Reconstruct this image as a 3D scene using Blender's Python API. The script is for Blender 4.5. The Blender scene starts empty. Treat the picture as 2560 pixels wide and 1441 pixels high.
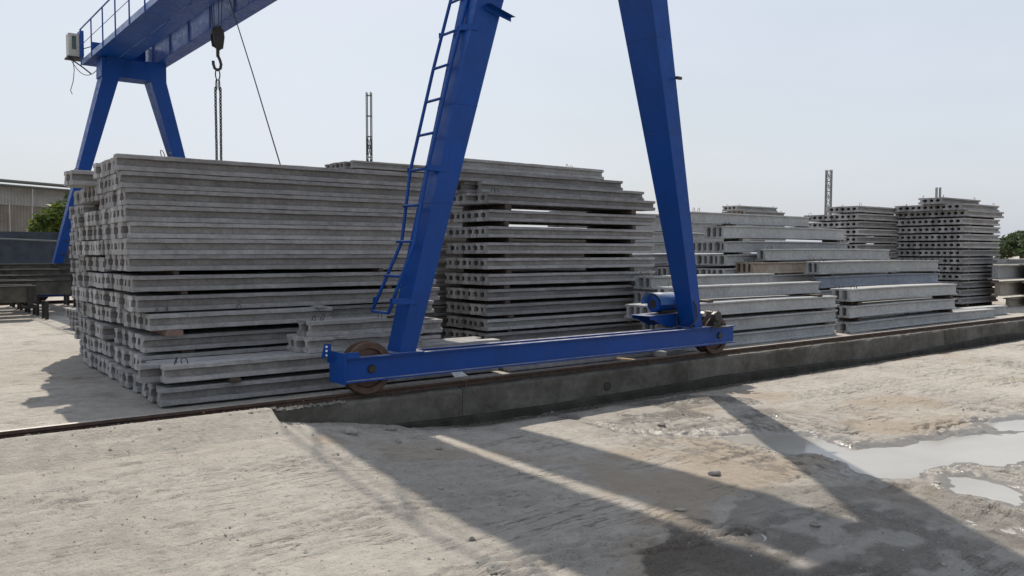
import bpy, math, random
import numpy as np
from mathutils import Vector, Matrix

random.seed(7)
rng = np.random.default_rng(7)
R = math.radians
scene = bpy.context.scene
COL = scene.collection

# ------------------------------------------------------------------ camera
cam_d = bpy.data.cameras.new('camera')
cam = bpy.data.objects.new('camera', cam_d)
COL.objects.link(cam)
cam_d.sensor_width = 36.0
cam_d.lens = 29.32
cam_d.clip_start = 0.05
cam_d.clip_end = 3000
cam.location = (0, 0, 1.6)
cam.rotation_euler = (R(90 - 2.43), 0, R(52.09 - 90))
scene.camera = cam

# ------------------------------------------------------------------ sky, sun, exposure
SUN = Vector((0.30, 0.725, 1.0)).normalized()
elev = math.asin(SUN.z)
world = bpy.data.worlds.new('World')
scene.world = world
world.use_nodes = True
wn = world.node_tree.nodes
wl = world.node_tree.links
wn.clear()
sky = wn.new('ShaderNodeTexSky')
sky.sky_type = 'NISHITA'
sky.sun_disc = False
sky.sun_elevation = elev
sky.sun_rotation = math.atan2(SUN.x, SUN.y)
sky.air_density = 1.3
sky.dust_density = 3.0
sky.ozone_density = 1.5
bg = wn.new('ShaderNodeBackground')
bg.inputs['Strength'].default_value = 0.089
wo = wn.new('ShaderNodeOutputWorld')
hz = wn.new('ShaderNodeMixRGB')          # thin even overcast haze over the whole sky
hz.inputs[0].default_value = 0.70
hz.inputs[2].default_value = (8.25, 8.9, 9.95, 1)
wtc = wn.new('ShaderNodeTexCoord')      # faint unevenness of the haze
wmp = wn.new('ShaderNodeMapping'); wmp.inputs['Scale'].default_value = (1.2, 1.2, 3.5)
wno = wn.new('ShaderNodeTexNoise'); wno.inputs['Scale'].default_value = 1.6; wno.inputs['Detail'].default_value = 4.0
wmr = wn.new('ShaderNodeMapRange'); wmr.inputs['From Min'].default_value = 0.3; wmr.inputs['From Max'].default_value = 0.7
wmr.inputs['To Min'].default_value = 0.62; wmr.inputs['To Max'].default_value = 0.86
wl.new(wtc.outputs['Generated'], wmp.inputs[0]); wl.new(wmp.outputs[0], wno.inputs['Vector'])
wl.new(wno.outputs[0], wmr.inputs['Value']); wl.new(wmr.outputs[0], hz.inputs[0])
wl.new(sky.outputs[0], hz.inputs[1])
wl.new(hz.outputs[0], bg.inputs['Color'])
wl.new(bg.outputs[0], wo.inputs['Surface'])

sun_d = bpy.data.lights.new('sun', 'SUN')
sun_d.energy = 5.0
sun_d.angle = R(0.6)
sun_d.color = (1.0, 0.91, 0.79)
sun = bpy.data.objects.new('sun', sun_d)
COL.objects.link(sun)
sun.location = (0, 0, 30)
sun.rotation_euler = SUN.to_track_quat('Z', 'Y').to_euler()

vs = scene.view_settings
vs.view_transform = 'Standard'
vs.look = 'None'
vs.exposure = 0.05
vs.gamma = 1.0
vs.use_curve_mapping = False

# ------------------------------------------------------------------ materials
def nodes_of(name):
    m = bpy.data.materials.new(name)
    m.use_nodes = True
    nt = m.node_tree
    b = nt.nodes['Principled BSDF']
    return m, nt, b

def N(nt, typ, **kw):
    n = nt.nodes.new(typ)
    for k, v in kw.items():
        if k.startswith('i_'):
            n.inputs[k[2:].replace('_', ' ')].default_value = v
        else:
            setattr(n, k, v)
    return n

def L(nt, a, b):
    nt.links.new(a, b)

def ramp(nt, src, p0, c0, p1, c1):
    r = N(nt, 'ShaderNodeValToRGB')
    r.color_ramp.elements[0].position = p0
    r.color_ramp.elements[0].color = c0 if len(c0) == 4 else (*c0, 1)
    r.color_ramp.elements[1].position = p1
    r.color_ramp.elements[1].color = c1 if len(c1) == 4 else (*c1, 1)
    L(nt, src, r.inputs[0])
    return r

def mix(nt, fac, a, b, typ='MIX'):
    m = N(nt, 'ShaderNodeMixRGB', blend_type=typ)
    for i, v in ((0, fac), (1, a), (2, b)):
        if hasattr(v, 'links'):
            L(nt, v, m.inputs[i])
        elif isinstance(v, (int, float)):
            m.inputs[i].default_value = v
        else:
            m.inputs[i].default_value = (*v, 1) if len(v) == 3 else v
    return m

def concrete(name, base, stain, scale=1.0, bump=0.35, vary=0.18, pits=0.5, rough=0.9, streak=None):
    m, nt, b = nodes_of(name)
    tc = N(nt, 'ShaderNodeTexCoord')
    oi = N(nt, 'ShaderNodeObjectInfo')
    off = N(nt, 'ShaderNodeVectorMath', operation='SCALE')
    cmb = N(nt, 'ShaderNodeCombineXYZ')
    for k in range(3):
        L(nt, oi.outputs['Random'], cmb.inputs[k])
    L(nt, cmb.outputs[0], off.inputs[0]); off.inputs['Scale'].default_value = 37.0
    add = N(nt, 'ShaderNodeVectorMath', operation='ADD')
    L(nt, tc.outputs['Object'], add.inputs[0]); L(nt, off.outputs[0], add.inputs[1])
    v = add.outputs[0]
    n1 = N(nt, 'ShaderNodeTexNoise', i_Scale=2.2 * scale, i_Detail=6.0, i_Roughness=0.62)
    n2 = N(nt, 'ShaderNodeTexNoise', i_Scale=16.0 * scale, i_Detail=5.0, i_Roughness=0.7)
    n3 = N(nt, 'ShaderNodeTexNoise', i_Scale=120.0 * scale, i_Detail=3.0, i_Roughness=0.7)
    for n in (n1, n2, n3):
        L(nt, v, n.inputs['Vector'])
    r1 = ramp(nt, n1.outputs[0], 0.32, stain, 0.66, base)
    r2 = ramp(nt, n2.outputs[0], 0.3, (0.62, 0.62, 0.62), 0.68, (1.12, 1.12, 1.12))
    c = mix(nt, 0.75, r1.outputs[0], r2.outputs[0], 'MULTIPLY')
    r3 = ramp(nt, n3.outputs[0], 0.34, (0.45, 0.45, 0.45), 0.46, (1, 1, 1))
    c = mix(nt, pits, c.outputs[0], r3.outputs[0], 'MULTIPLY')
    if streak:
        mp = N(nt, 'ShaderNodeMapping')
        mp.inputs['Scale'].default_value = streak
        L(nt, v, mp.inputs[0])
        n4 = N(nt, 'ShaderNodeTexNoise', i_Scale=1.0, i_Detail=5.0, i_Roughness=0.6)
        L(nt, mp.outputs[0], n4.inputs['Vector'])
        r4 = ramp(nt, n4.outputs[0], 0.4, (0.5, 0.48, 0.45), 0.62, (1.05, 1.05, 1.05))
        c = mix(nt, 0.7, c.outputs[0], r4.outputs[0], 'MULTIPLY')
    mr = N(nt, 'ShaderNodeMapRange')
    mr.inputs['To Min'].default_value = 1 - vary
    mr.inputs['To Max'].default_value = 1 + vary
    L(nt, oi.outputs['Random'], mr.inputs['Value'])
    hs = N(nt, 'ShaderNodeHueSaturation')
    L(nt, mr.outputs[0], hs.inputs['Value']); L(nt, c.outputs[0], hs.inputs['Color'])
    L(nt, hs.outputs[0], b.inputs['Base Color'])
    b.inputs['Roughness'].default_value = rough
    b.inputs['Specular IOR Level'].default_value = 0.3
    hm = mix(nt, 0.5, n2.outputs[0], n3.outputs[0])
    bp = N(nt, 'ShaderNodeBump', i_Strength=bump, i_Distance=0.008)
    L(nt, hm.outputs[0], bp.inputs['Height']); L(nt, bp.outputs[0], b.inputs['Normal'])
    return m

def paint(name, base, worn_or_sheen, rough=0.38, amt=0.5, dirt=(0.05, 0.045, 0.04)):
    m, nt, b = nodes_of(name)
    tc = N(nt, 'ShaderNodeTexCoord')
    n1 = N(nt, 'ShaderNodeTexNoise', i_Scale=1.6, i_Detail=6.0, i_Roughness=0.65)
    n2 = N(nt, 'ShaderNodeTexNoise', i_Scale=9.0, i_Detail=8.0, i_Roughness=0.72)
    mp = N(nt, 'ShaderNodeMapping')
    mp.inputs['Scale'].default_value = (22, 22, 1.2)
    L(nt, tc.outputs['Object'], mp.inputs[0])
    n3 = N(nt, 'ShaderNodeTexNoise', i_Scale=1.0, i_Detail=4.0, i_Roughness=0.6)
    L(nt, mp.outputs[0], n3.inputs['Vector'])
    for n in (n1, n2):
        L(nt, tc.outputs['Object'], n.inputs['Vector'])
    c = ramp(nt, n1.outputs[0], 0.3, worn_or_sheen, 0.7, base)
    st = ramp(nt, n3.outputs[0], 0.40, (0, 0, 0), 0.75, (0.6, 0.6, 0.6))
    c2 = mix(nt, st.outputs[0], c.outputs[0], worn_or_sheen)  # streaks of wear; on the girder material they are painted sheen
    n8 = N(nt, 'ShaderNodeTexNoise', i_Scale=42.0, i_Detail=6.0, i_Roughness=0.7)
    L(nt, tc.outputs['Object'], n8.inputs['Vector'])
    ch = ramp(nt, n8.outputs[0], 0.685, (0, 0, 0), 0.71, (1, 1, 1))
    ma = N(nt, 'ShaderNodeMath', operation='MULTIPLY'); ma.inputs[1].default_value = amt
    L(nt, ch.outputs[0], ma.inputs[0])
    c3 = mix(nt, ma.outputs[0], c2.outputs[0], dirt)
    ge = N(nt, 'ShaderNodeNewGeometry')
    sx_ = N(nt, 'ShaderNodeSeparateXYZ'); L(nt, ge.outputs['True Normal'], sx_.inputs[0])
    up = ramp(nt, sx_.outputs['Z'], 0.55, (0, 0, 0), 0.95, (0.8, 0.8, 0.8))
    dn = ramp(nt, n2.outputs[0], 0.34, (0.35, 0.35, 0.35), 0.60, (1, 1, 1))
    du = mix(nt, 1.0, up.outputs[0], dn.outputs[0], 'MULTIPLY')
    c3 = mix(nt, du.outputs[0], c3.outputs[0], (0.36, 0.35, 0.335))
    L(nt, c3.outputs[0], b.inputs['Base Color'])
    rr = ramp(nt, n2.outputs[0], 0.35, (rough - 0.1,) * 3, 0.7, (rough + 0.25,) * 3)
    L(nt, rr.outputs[0], b.inputs['Roughness'])
    b.inputs['Specular IOR Level'].default_value = 0.26
    bp = N(nt, 'ShaderNodeBump', i_Strength=0.08, i_Distance=0.01)
    L(nt, n1.outputs[0], bp.inputs['Height']); L(nt, bp.outputs[0], b.inputs['Normal'])
    return m

def metal_rust(name, a, bcol, rough=0.75, metallic=0.2, scale=14.0):
    m, nt, b = nodes_of(name)
    tc = N(nt, 'ShaderNodeTexCoord')
    n1 = N(nt, 'ShaderNodeTexNoise', i_Scale=scale, i_Detail=7.0, i_Roughness=0.7)
    L(nt, tc.outputs['Object'], n1.inputs['Vector'])
    r = ramp(nt, n1.outputs[0], 0.36, a, 0.66, bcol)
    L(nt, r.outputs[0], b.inputs['Base Color'])
    b.inputs['Roughness'].default_value = rough
    b.inputs['Metallic'].default_value = metallic
    bp = N(nt, 'ShaderNodeBump', i_Strength=0.4, i_Distance=0.004)
    L(nt, n1.outputs[0], bp.inputs['Height']); L(nt, bp.outputs[0], b.inputs['Normal'])
    return m

def plain(name, col, rough=0.7, metallic=0.0, jitter=0.2, scale=20.0):
    m, nt, b = nodes_of(name)
    tc = N(nt, 'ShaderNodeTexCoord')
    n1 = N(nt, 'ShaderNodeTexNoise', i_Scale=scale, i_Detail=5.0, i_Roughness=0.65)
    L(nt, tc.outputs['Object'], n1.inputs['Vector'])
    lo = tuple(x * (1 - jitter) for x in col); hi = tuple(x * (1 + jitter) for x in col)
    r = ramp(nt, n1.outputs[0], 0.35, lo, 0.65, hi)
    L(nt, r.outputs[0], b.inputs['Base Color'])
    b.inputs['Roughness'].default_value = rough
    b.inputs['Metallic'].default_value = metallic
    return m

def leaf(name, a, bcol):
    m, nt, b = nodes_of(name)
    tc = N(nt, 'ShaderNodeTexCoord')
    n1 = N(nt, 'ShaderNodeTexNoise', i_Scale=1.7, i_Detail=4.0)
    L(nt, tc.outputs['Object'], n1.inputs['Vector'])
    r = ramp(nt, n1.outputs[0], 0.38, a, 0.62, bcol)
    L(nt, r.outputs[0], b.inputs['Base Color'])
    b.inputs['Roughness'].default_value = 0.6
    try:
        b.inputs['Transmission Weight'].default_value = 0.0
    except Exception:
        pass
    tr = N(nt, 'ShaderNodeBsdfTranslucent')
    L(nt, r.outputs[0], tr.inputs['Color'])
    mx = N(nt, 'ShaderNodeMixShader'); mx.inputs[0].default_value = 0.35
    out = nt.nodes['Material Output']
    L(nt, b.outputs[0], mx.inputs[1]); L(nt, tr.outputs[0], mx.inputs[2])
    L(nt, mx.outputs[0], out.inputs['Surface'])
    return m

M = {}
M['post'] = concrete('post_concrete', (0.374, 0.368, 0.369), (0.27, 0.265, 0.263), vary=0.27)
M['post_web'] = concrete('post_web_concrete', (0.325, 0.313, 0.302), (0.22, 0.211, 0.203), scale=1.6, vary=0.24, bump=0.8, pits=0.8)  # exposed aggregate, with the shade under the flanges also put into the colour
M['post_rust'] = concrete('rust_stained_concrete', (0.30, 0.25, 0.20), (0.25, 0.13, 0.07), vary=0.05)
M['beam'] = concrete('pale_beam_concrete', (0.41, 0.415, 0.415), (0.33, 0.335, 0.338), vary=0.08, pits=0.25, bump=0.2)
M['beam_shaded'] = concrete('shaded_beam_concrete', (0.25, 0.285, 0.345), (0.20, 0.225, 0.27), vary=0.05, pits=0.2, bump=0.2)  # bluish sky shade painted into the concrete of one beam layer
M['beam_warm'] = concrete('weathered_beam_concrete', (0.42, 0.38, 0.32), (0.30, 0.24, 0.18), vary=0.08)
M['kerb'] = concrete('kerb_concrete', (0.17, 0.162, 0.147), (0.085, 0.08, 0.07), scale=1.0, vary=0.06, bump=0.5, streak=(1.6, 5, 2.6))
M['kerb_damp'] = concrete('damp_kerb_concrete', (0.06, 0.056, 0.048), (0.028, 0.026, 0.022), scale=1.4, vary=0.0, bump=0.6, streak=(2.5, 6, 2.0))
M['mortar'] = concrete('mortar', (0.30, 0.28, 0.25), (0.15, 0.14, 0.13), scale=2.0)
M['blue'] = paint('crane_blue_paint', (0.0005, 0.055, 0.29), (0.003, 0.042, 0.20), rough=0.38, amt=0.8, dirt=(0.07, 0.055, 0.045))
M['blue_sheen'] = paint('crane_blue_painted_sheen', (0.003, 0.05, 0.26), (0.20, 0.27, 0.46), rough=0.24, amt=0.2)  # pale streaks are reflections painted into the girder colour
M['blue_light'] = paint('motor_blue_paint', (0.03, 0.12, 0.36), (0.04, 0.10, 0.25), rough=0.4, amt=0.8)
M['black_steel'] = metal_rust('dark_greasy_steel', (0.02, 0.02, 0.02), (0.045, 0.04, 0.036), rough=0.5, metallic=0.3)
M['rust'] = metal_rust('rusty_steel', (0.055, 0.038, 0.03), (0.135, 0.078, 0.052), rough=0.7)
M['rust_dark'] = metal_rust('dark_rust', (0.05, 0.036, 0.03), (0.11, 0.066, 0.045), rough=0.75)
M['rail_top'] = metal_rust('worn_rail_steel', (0.38, 0.34, 0.31), (0.52, 0.48, 0.45), rough=0.42, metallic=0.55)
M['wire'] = metal_rust('rebar_wire', (0.05, 0.045, 0.04), (0.10, 0.075, 0.06), rough=0.6, metallic=0.4)
M['timber'] = metal_rust('old_timber', (0.04, 0.031, 0.026), (0.095, 0.072, 0.055), rough=0.9, metallic=0.0, scale=30)
M['brick'] = metal_rust('red_block', (0.17, 0.105, 0.085), (0.25, 0.175, 0.145), rough=0.9, metallic=0.0, scale=30)
M['cab'] = plain('cabinet_paint', (0.42, 0.41, 0.37), 0.5)
M['glass'] = plain('cabinet_window', (0.03, 0.07, 0.06), 0.15)
M['cable'] = plain('black_cable', (0.02, 0.02, 0.022), 0.5)
M['tower'] = plain('lattice_steel', (0.05, 0.055, 0.05), 0.6, 0.2)
M['tower_far'] = plain('lattice_steel_grey', (0.16, 0.17, 0.17), 0.6, 0.2)
M['tarp'] = plain('dark_blue_sheet', (0.028, 0.036, 0.052), 0.7, 0.0, 0.3, 3.0)
M['clad'] = metal_rust('weathered_cladding', (0.26, 0.255, 0.245), (0.36, 0.355, 0.345), rough=0.6, metallic=0.1, scale=1.2)
M['clad_low'] = metal_rust('rusty_cladding', (0.19, 0.155, 0.125), (0.27, 0.25, 0.225), rough=0.65, metallic=0.1, scale=0.9)
M['roof'] = plain('roof_sheet', (0.46, 0.45, 0.43), 0.6)
M['leaf_y'] = leaf('yellow_green_leaves', (0.055, 0.10, 0.02), (0.20, 0.24, 0.04))
M['leaf_d'] = leaf('dark_green_leaves', (0.03, 0.055, 0.022), (0.07, 0.10, 0.035))
M['bark'] = plain('bark', (0.08, 0.06, 0.045), 0.9)
M['mould'] = metal_rust('mould_steel', (0.035, 0.034, 0.03), (0.11, 0.10, 0.075), rough=0.55, metallic=0.2, scale=2.5)
M['stone'] = concrete('stone', (0.36, 0.335, 0.30), (0.17, 0.158, 0.145), scale=4.0, vary=0.4)
M['white'] = plain('white_litter', (0.7, 0.7, 0.68), 0.6)
M['litter_tan'] = plain('tan_litter', (0.5, 0.38, 0.24), 0.8)
M['chain'] = metal_rust('chain_steel', (0.02, 0.022, 0.024), (0.05, 0.058, 0.062), rough=0.65, metallic=0.0)

# ------------------------------------------------------------------ mesh helpers
class MB:
    def __init__(s):
        s.v = []; s.f = []
    def add(s, vs, fs):
        o = len(s.v)
        s.v += [tuple(p) for p in vs]
        s.f += [tuple(i + o for i in f) for f in fs]
        return s
    def box(s, x0, x1, y0, y1, z0, z1):
        v = [(x0, y0, z0), (x1, y0, z0), (x1, y1, z0), (x0, y1, z0), (x0, y0, z1), (x1, y0, z1), (x1, y1, z1), (x0, y1, z1)]
        return s.add(v, [(0, 3, 2, 1), (4, 5, 6, 7), (0, 1, 5, 4), (1, 2, 6, 5), (2, 3, 7, 6), (3, 0, 4, 7)])
    def hexa(s, b, t):
        """b, t: four corners (ccw from above) bottom and top"""
        return s.add(list(b) + list(t), [(0, 3, 2, 1), (4, 5, 6, 7), (0, 1, 5, 4), (1, 2, 6, 5), (2, 3, 7, 6), (3, 0, 4, 7)])
    def tube(s, pts, r, n=6, cap=True):
        pts = [Vector(p) for p in pts]
        vs = []; fs = []
        prev = None
        for i, p in enumerate(pts):
            d = (pts[min(i + 1, len(pts) - 1)] - pts[max(i - 1, 0)])
            d.normalize()
            if prev is None:
                a = d.cross(Vector((0, 0, 1)))
                if a.length < 0.05:
                    a = d.cross(Vector((1, 0, 0)))
            else:
                a = prev - d * prev.dot(d)
            a.normalize(); prev = a
            b = d.cross(a)
            for k in range(n):
                t = 2 * math.pi * k / n
                vs.append(p + (a * math.cos(t) + b * math.sin(t)) * r)
        for i in range(len(pts) - 1):
            for k in range(n):
                fs.append((i * n + k, i * n + (k + 1) % n, (i + 1) * n + (k + 1) % n, (i + 1) * n + k))
        if cap:
            fs.append(tuple(range(n - 1, -1, -1)))
            fs.append(tuple((len(pts) - 1) * n + k for k in range(n)))
        return s.add(vs, fs)
    def prism(s, prof, axis, a, b):
        """closed profile (list of 2-tuples) extruded along axis 'x','y' or 'z' from a to b"""
        n = len(prof); vs = []
        for t in (a, b):
            for p, q in prof:
                vs.append((t, p, q) if axis == 'x' else (p, t, q) if axis == 'y' else (p, q, t))
        fs = [(k, (k + 1) % n, n + (k + 1) % n, n + k) for k in range(n)]
        fs += [tuple(range(n - 1, -1, -1)), tuple(range(n, 2 * n))]
        return s.add(vs, fs)
    def lathe(s, prof, c, axis='y', n=40):
        """profile (r, h) revolved round axis through c; open ended"""
        vs = []; fs = []
        for k in range(n):
            t = 2 * math.pi * k / n
            for r, h in prof:
                u, w = r * math.cos(t), r * math.sin(t)
                p = (u, h, w) if axis == 'y' else (h, u, w) if axis == 'x' else (u, w, h)
                vs.append((p[0] + c[0], p[1] + c[1], p[2] + c[2]))
        m = len(prof)
        for k in range(n):
            for j in range(m - 1):
                fs.append((k * m + j, ((k + 1) % n) * m + j, ((k + 1) % n) * m + j + 1, k * m + j + 1))
        return s.add(vs, fs)
    def mesh(s, name, mat, smooth=False):
        me = bpy.data.meshes.new(name)
        me.from_pydata(s.v, [], s.f)
        me.update()
        import bmesh
        bm = bmesh.new(); bm.from_mesh(me)
        bmesh.ops.recalc_face_normals(bm, faces=bm.faces)
        bm.to_mesh(me); bm.free()
        if smooth:
            me.polygons.foreach_set('use_smooth', [True] * len(me.polygons))
        if mat:
            me.materials.append(M[mat] if isinstance(mat, str) else mat)
        return me
    def build(s, name, mat, parent=None, smooth=False):
        return link(name, s.mesh(name, mat, smooth), parent)

def link(name, me, parent=None):
    o = bpy.data.objects.new(name, me)
    COL.objects.link(o)
    if parent:
        o.parent = parent
    return o

def tag(o, label, cat, group=None):
    o['label'] = label
    o['category'] = cat
    if group:
        o['group'] = group
    return o

def struct(o):
    o['kind'] = 'structure'
    return o

def empty(name, loc=(0, 0, 0), rz=0.0):
    o = bpy.data.objects.new(name, None)
    COL.objects.link(o)
    o.empty_display_size = 0.2
    o.location = loc
    o.rotation_euler = (0, 0, rz)
    return o

def ordn(k):
    return '%d%s' % (k, 'th' if 10 < k % 100 < 14 else {1: 'st', 2: 'nd', 3: 'rd'}.get(k % 10, 'th'))

# value noise on numpy arrays ------------------------------------------------
def vnoise(x, y, seed):
    r = np.random.default_rng(seed)
    T = r.random((256, 256))
    xi = np.floor(x).astype(int); yi = np.floor(y).astype(int)
    fx = x - xi; fy = y - yi
    fx = fx * fx * (3 - 2 * fx); fy = fy * fy * (3 - 2 * fy)
    a = T[xi & 255, yi & 255]; b = T[(xi + 1) & 255, yi & 255]
    c = T[xi & 255, (yi + 1) & 255]; d = T[(xi + 1) & 255, (yi + 1) & 255]
    return (a * (1 - fx) + b * fx) * (1 - fy) + (c * (1 - fx) + d * fx) * fy

def fbm(x, y, seed, oct=4, gain=0.5):
    s = 0; amp = 1; tot = 0
    for k in range(oct):
        s = s + amp * vnoise(x * 2 ** k, y * 2 ** k, seed + k * 13)
        tot += amp; amp *= gain
    return s / tot

def smooth(a, b, x):
    t = np.clip((x - a) / (b - a), 0, 1)
    return t * t * (3 - 2 * t)

def poly_dist(px, py, poly):
    """signed distance, negative inside"""
    P = np.array(poly); n = len(P)
    d = np.full(px.shape, 1e9); ins = np.zeros(px.shape, bool)
    for i in range(n):
        a = P[i]; b = P[(i + 1) % n]
        e = b - a
        wx = px - a[0]; wy = py - a[1]
        t = np.clip((wx * e[0] + wy * e[1]) / (e @ e), 0, 1)
        d = np.minimum(d, np.hypot(wx - t * e[0], wy - t * e[1]))
        c = ((a[1] > py) != (b[1] > py))
        with np.errstate(divide='ignore', invalid='ignore'):
            xx = (b[0] - a[0]) * (py - a[1]) / (b[1] - a[1] + 1e-12) + a[0]
        ins ^= c & (px < xx)
    return np.where(ins, -d, d)

def path_dist(px, py, pts):
    P = np.array(pts); d = np.full(px.shape, 1e9); al = np.zeros(px.shape); acc = 0.0
    for i in range(len(P) - 1):
        a = P[i]; e = P[i + 1] - a; ln = np.hypot(*e)
        wx = px - a[0]; wy = py - a[1]
        t = np.clip((wx * e[0] + wy * e[1]) / (e @ e), 0, 1)
        dd = np.hypot(wx - t * e[0], wy - t * e[1])
        m = dd < d
        d = np.where(m, dd, d); al = np.where(m, acc + t * ln, al)
        acc += ln
    return d, al

# ================================================================== GROUND
ZY = 0.32          # level of the storage yard behind the kerb
KY = 6.40          # front face of the kerb
WATER = -0.012
PUD = [[(6.11, 4.51), (6.42, 4.31), (6.48, 3.96), (6.33, 3.68), (6.36, 3.57), (6.55, 3.5), (7.02, 3.40), (7.5, 3.28), (8.15, 3.02), (8.6, 2.7), (8.2, 2.3), (7.3, 2.35), (7.04, 2.61), (6.72, 2.70), (6.63, 2.93), (6.22, 2.92), (5.85, 2.88), (5.67, 3.02), (5.77, 3.26), (5.96, 3.53), (6.02, 3.7), (5.85, 3.82), (5.85, 4.08), (5.8, 4.5)],
       [(6.11, 2.75), (6.23, 2.59), (6.05, 2.24), (5.79, 2.2), (5.80, 2.5)],
       [(8.34, 3.36), (8.9, 3.22), (9.6, 2.9), (8.9, 2.75), (8.07, 3.19)],
       ]
FILM = [[(3.75, 2.55), (4.2, 2.95), (4.75, 3.0), (5.1, 2.75), (4.9, 2.2), (4.6, 1.7), (4.0, 1.7), (3.8, 2.0)],
        [(5.0, 2.15), (5.35, 2.05), (5.3, 1.7), (4.9, 1.75)],
        [(5.35, 2.95), (5.65, 3.0), (5.7, 2.75), (5.4, 2.6)]]
WETP = [(2.95, 2.4), (3.04, 2.79), (3.34, 3.05), (3.79, 3.30), (3.97, 3.21), (3.99, 3.10), (4.23, 3.21), (4.60, 3.40), (4.85, 3.30), (5.26, 3.12), (5.6, 2.8), (6.4, 2.4), (8.5, 1.9), (9, 0.5), (3.2, 0.5)]

def ground_fields(X, Y):
    n1 = fbm(X * 0.55, Y * 0.55, 3, 4)
    n2 = fbm(X * 2.3, Y * 2.3, 11, 4)
    n3 = fbm(X * 9.0, Y * 9.0, 23, 3)
    wob = (fbm(X * 3.1, Y * 3.1, 31, 4) - 0.5)
    z = 0.015 + 0.012 * (n1 - 0.5) + 0.013 * (n2 - 0.5) + 0.010 * (n3 - 0.5) + 0.007 * (fbm(X * 24.0, Y * 24.0, 29, 2) - 0.5)
    # ruts scraped along X
    rut = fbm(X * 1.4, Y * 26.0 + 1.6 * fbm(X * 0.8, Y * 0.8, 45, 2), 41, 3)
    patch = smooth(0.45, 0.62, fbm(X * 0.8, Y * 1.3, 47, 3))
    z -= 0.007 * smooth(0.62, 0.74, rut) * patch
    # deeper torn cracks along X
    cr = fbm(X * 2.2, Y * 17.0, 53, 3)
    pc = smooth(0.52, 0.66, fbm(X * 0.9 + 9, Y * 1.1, 59, 3))
    crack = smooth(0.66, 0.74, cr) * pc
    z -= 0.016 * crack
    # puddles: dips below the water level
    dp = np.full(X.shape, 1e9)
    for p in PUD:
        dp = np.minimum(dp, poly_dist(X, Y, p))
    dpw = dp + 0.16 * wob + 0.05 * (n3 - 0.5)
    t = smooth(0.16, -0.10, dpw)
    z = z * (1 - 0.75 * t) - 0.034 * t
    # shallow films of water in the foreground: the ground just breaks through
    df = np.full(X.shape, 1e9)
    for p in FILM:
        df = np.minimum(df, poly_dist(X, Y, p))
    tf = smooth(0.22, -0.12, df + 0.25 * wob)
    z = z * (1 - tf) + tf * (WATER + 0.012 + 0.026 * (fbm(X * 4.5, Y * 9.5, 103, 5, .62) - 0.48))
    # rough churned mud round the puddles
    ring = smooth(0.85, 0.05, dpw) * (1 - t) * smooth(0.42, 0.6, fbm(X * 1.3, Y * 1.3, 61, 3))
    z += ring * 0.045 * (fbm(X * 26, Y * 12, 67, 2) - 0.5)
    speck = smooth(0.50, 0.60, fbm(X * 25, Y * 11, 141, 2)) * smooth(1.5, 0.15, dpw) * smooth(0.40, 0.55, fbm(X * 1.1 + 4, Y * 1.1, 61, 3))
    z -= 0.014 * speck * (1 - t)
    wet = np.maximum(0.95 * smooth(0.34, 0.0, dpw + 0.3 * wob), 0.8 * tf)
    wet = np.maximum(wet, 0.75 * speck)
    # damp margin in the foreground with a crisp edge
    dw = poly_dist(X, Y, WETP) + 0.42 * wob + 0.02 + 0.03 * (n3 - 0.5)
    dry_in = smooth(0.46, 0.62, fbm(X * 1.9, Y * 1.9, 71, 4))
    wet = np.maximum(wet, smooth(0.025, -0.02, dw) * (0.95 - 0.35 * dry_in) * (1 - 0.45 * smooth(3.9, 4.7, X + .5 * wob)))
    # leak running from the kerb to the puddle
    dl, al = path_dist(X, Y, [(5.24, 6.38), (5.38, 5.85), (5.30, 5.25), (5.60, 4.85), (6.05, 4.45)])
    z -= 0.016 * smooth(0.09, 0.03, dl + 0.05 * wob)
    wet = np.maximum(wet, 0.9 * smooth(0.30, 0.02, dl + 0.5 * wob))
    blob = np.zeros(X.shape)
    for bx, by, br in ((6.79, 5.83, .55), (6.1, 5.4, .5), (6.9, 4.95, .3), (7.4, 5.5, .25), (5.9, 4.9, .45)):
        d = np.hypot((X - bx), (Y - by) * 1.5) - br
        bl = smooth(0.12, -0.12, d + 0.9 * wob)
        wet = np.maximum(wet, 0.78 * bl)
        blob = np.maximum(blob, bl * smooth(.42, .60, fbm(X * 3.5, Y * 6.5, 151, 4)))
    # gutter under the kerb
    wet = np.maximum(wet, 0.9 * smooth(KY - 0.34, KY - 0.20, Y + 0.12 * wob) * smooth(3.6, 4.4, X))
    z -= 0.02 * smooth(KY - 0.3, KY - 0.1, Y) * smooth(3.6, 4.4, X)
    # tyre prints with tread bars
    for pts, w in (([(6.9, 4.02), (7.6, 3.98), (8.4, 3.72), (9.6, 3.45), (11, 3.3)], .17), ([(7.2, 3.66), (8.0, 3.64), (8.8, 3.5), (9.8, 3.3)], .17),
                   ([(0.4, 4.25), (1.9, 4.46), (2.6, 4.38), (3.6, 4.1)], .16), ([(0.3, 5.35), (1.2, 5.42), (1.9, 5.44), (2.9, 5.36)], .15),
                   ([(1.3, 3.2), (2.2, 3.32), (3.1, 3.2), (3.9, 2.9)], .17), ([(1.0, 2.75), (2.2, 2.85), (3.2, 2.65)], .15), ([(8.0, 5.3), (12, 5.0), (18, 4.5)], .18), ([(9.0, 4.6), (13, 4.1), (18, 3.4)], .18)):
        d, al = path_dist(X, Y, pts)
        wave = np.sin(d * 62 + 1.3 * np.sin(al * 30)) * 0.5 + 0.5
        fade = smooth(w, w * 0.75, d) * smooth(0.40, 0.56, fbm(X * 1.7 + 5, Y * 2.3, 83, 3))
        z -= (0.028 if w == .17 else 0.016) * smooth(0.55, 0.95, wave) * fade
        if pts[0][0] > 6 and pts[0][0] < 7.5:
            wet = np.maximum(wet, 0.85 * smooth(0.45, 0.8, wave) * fade)
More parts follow.
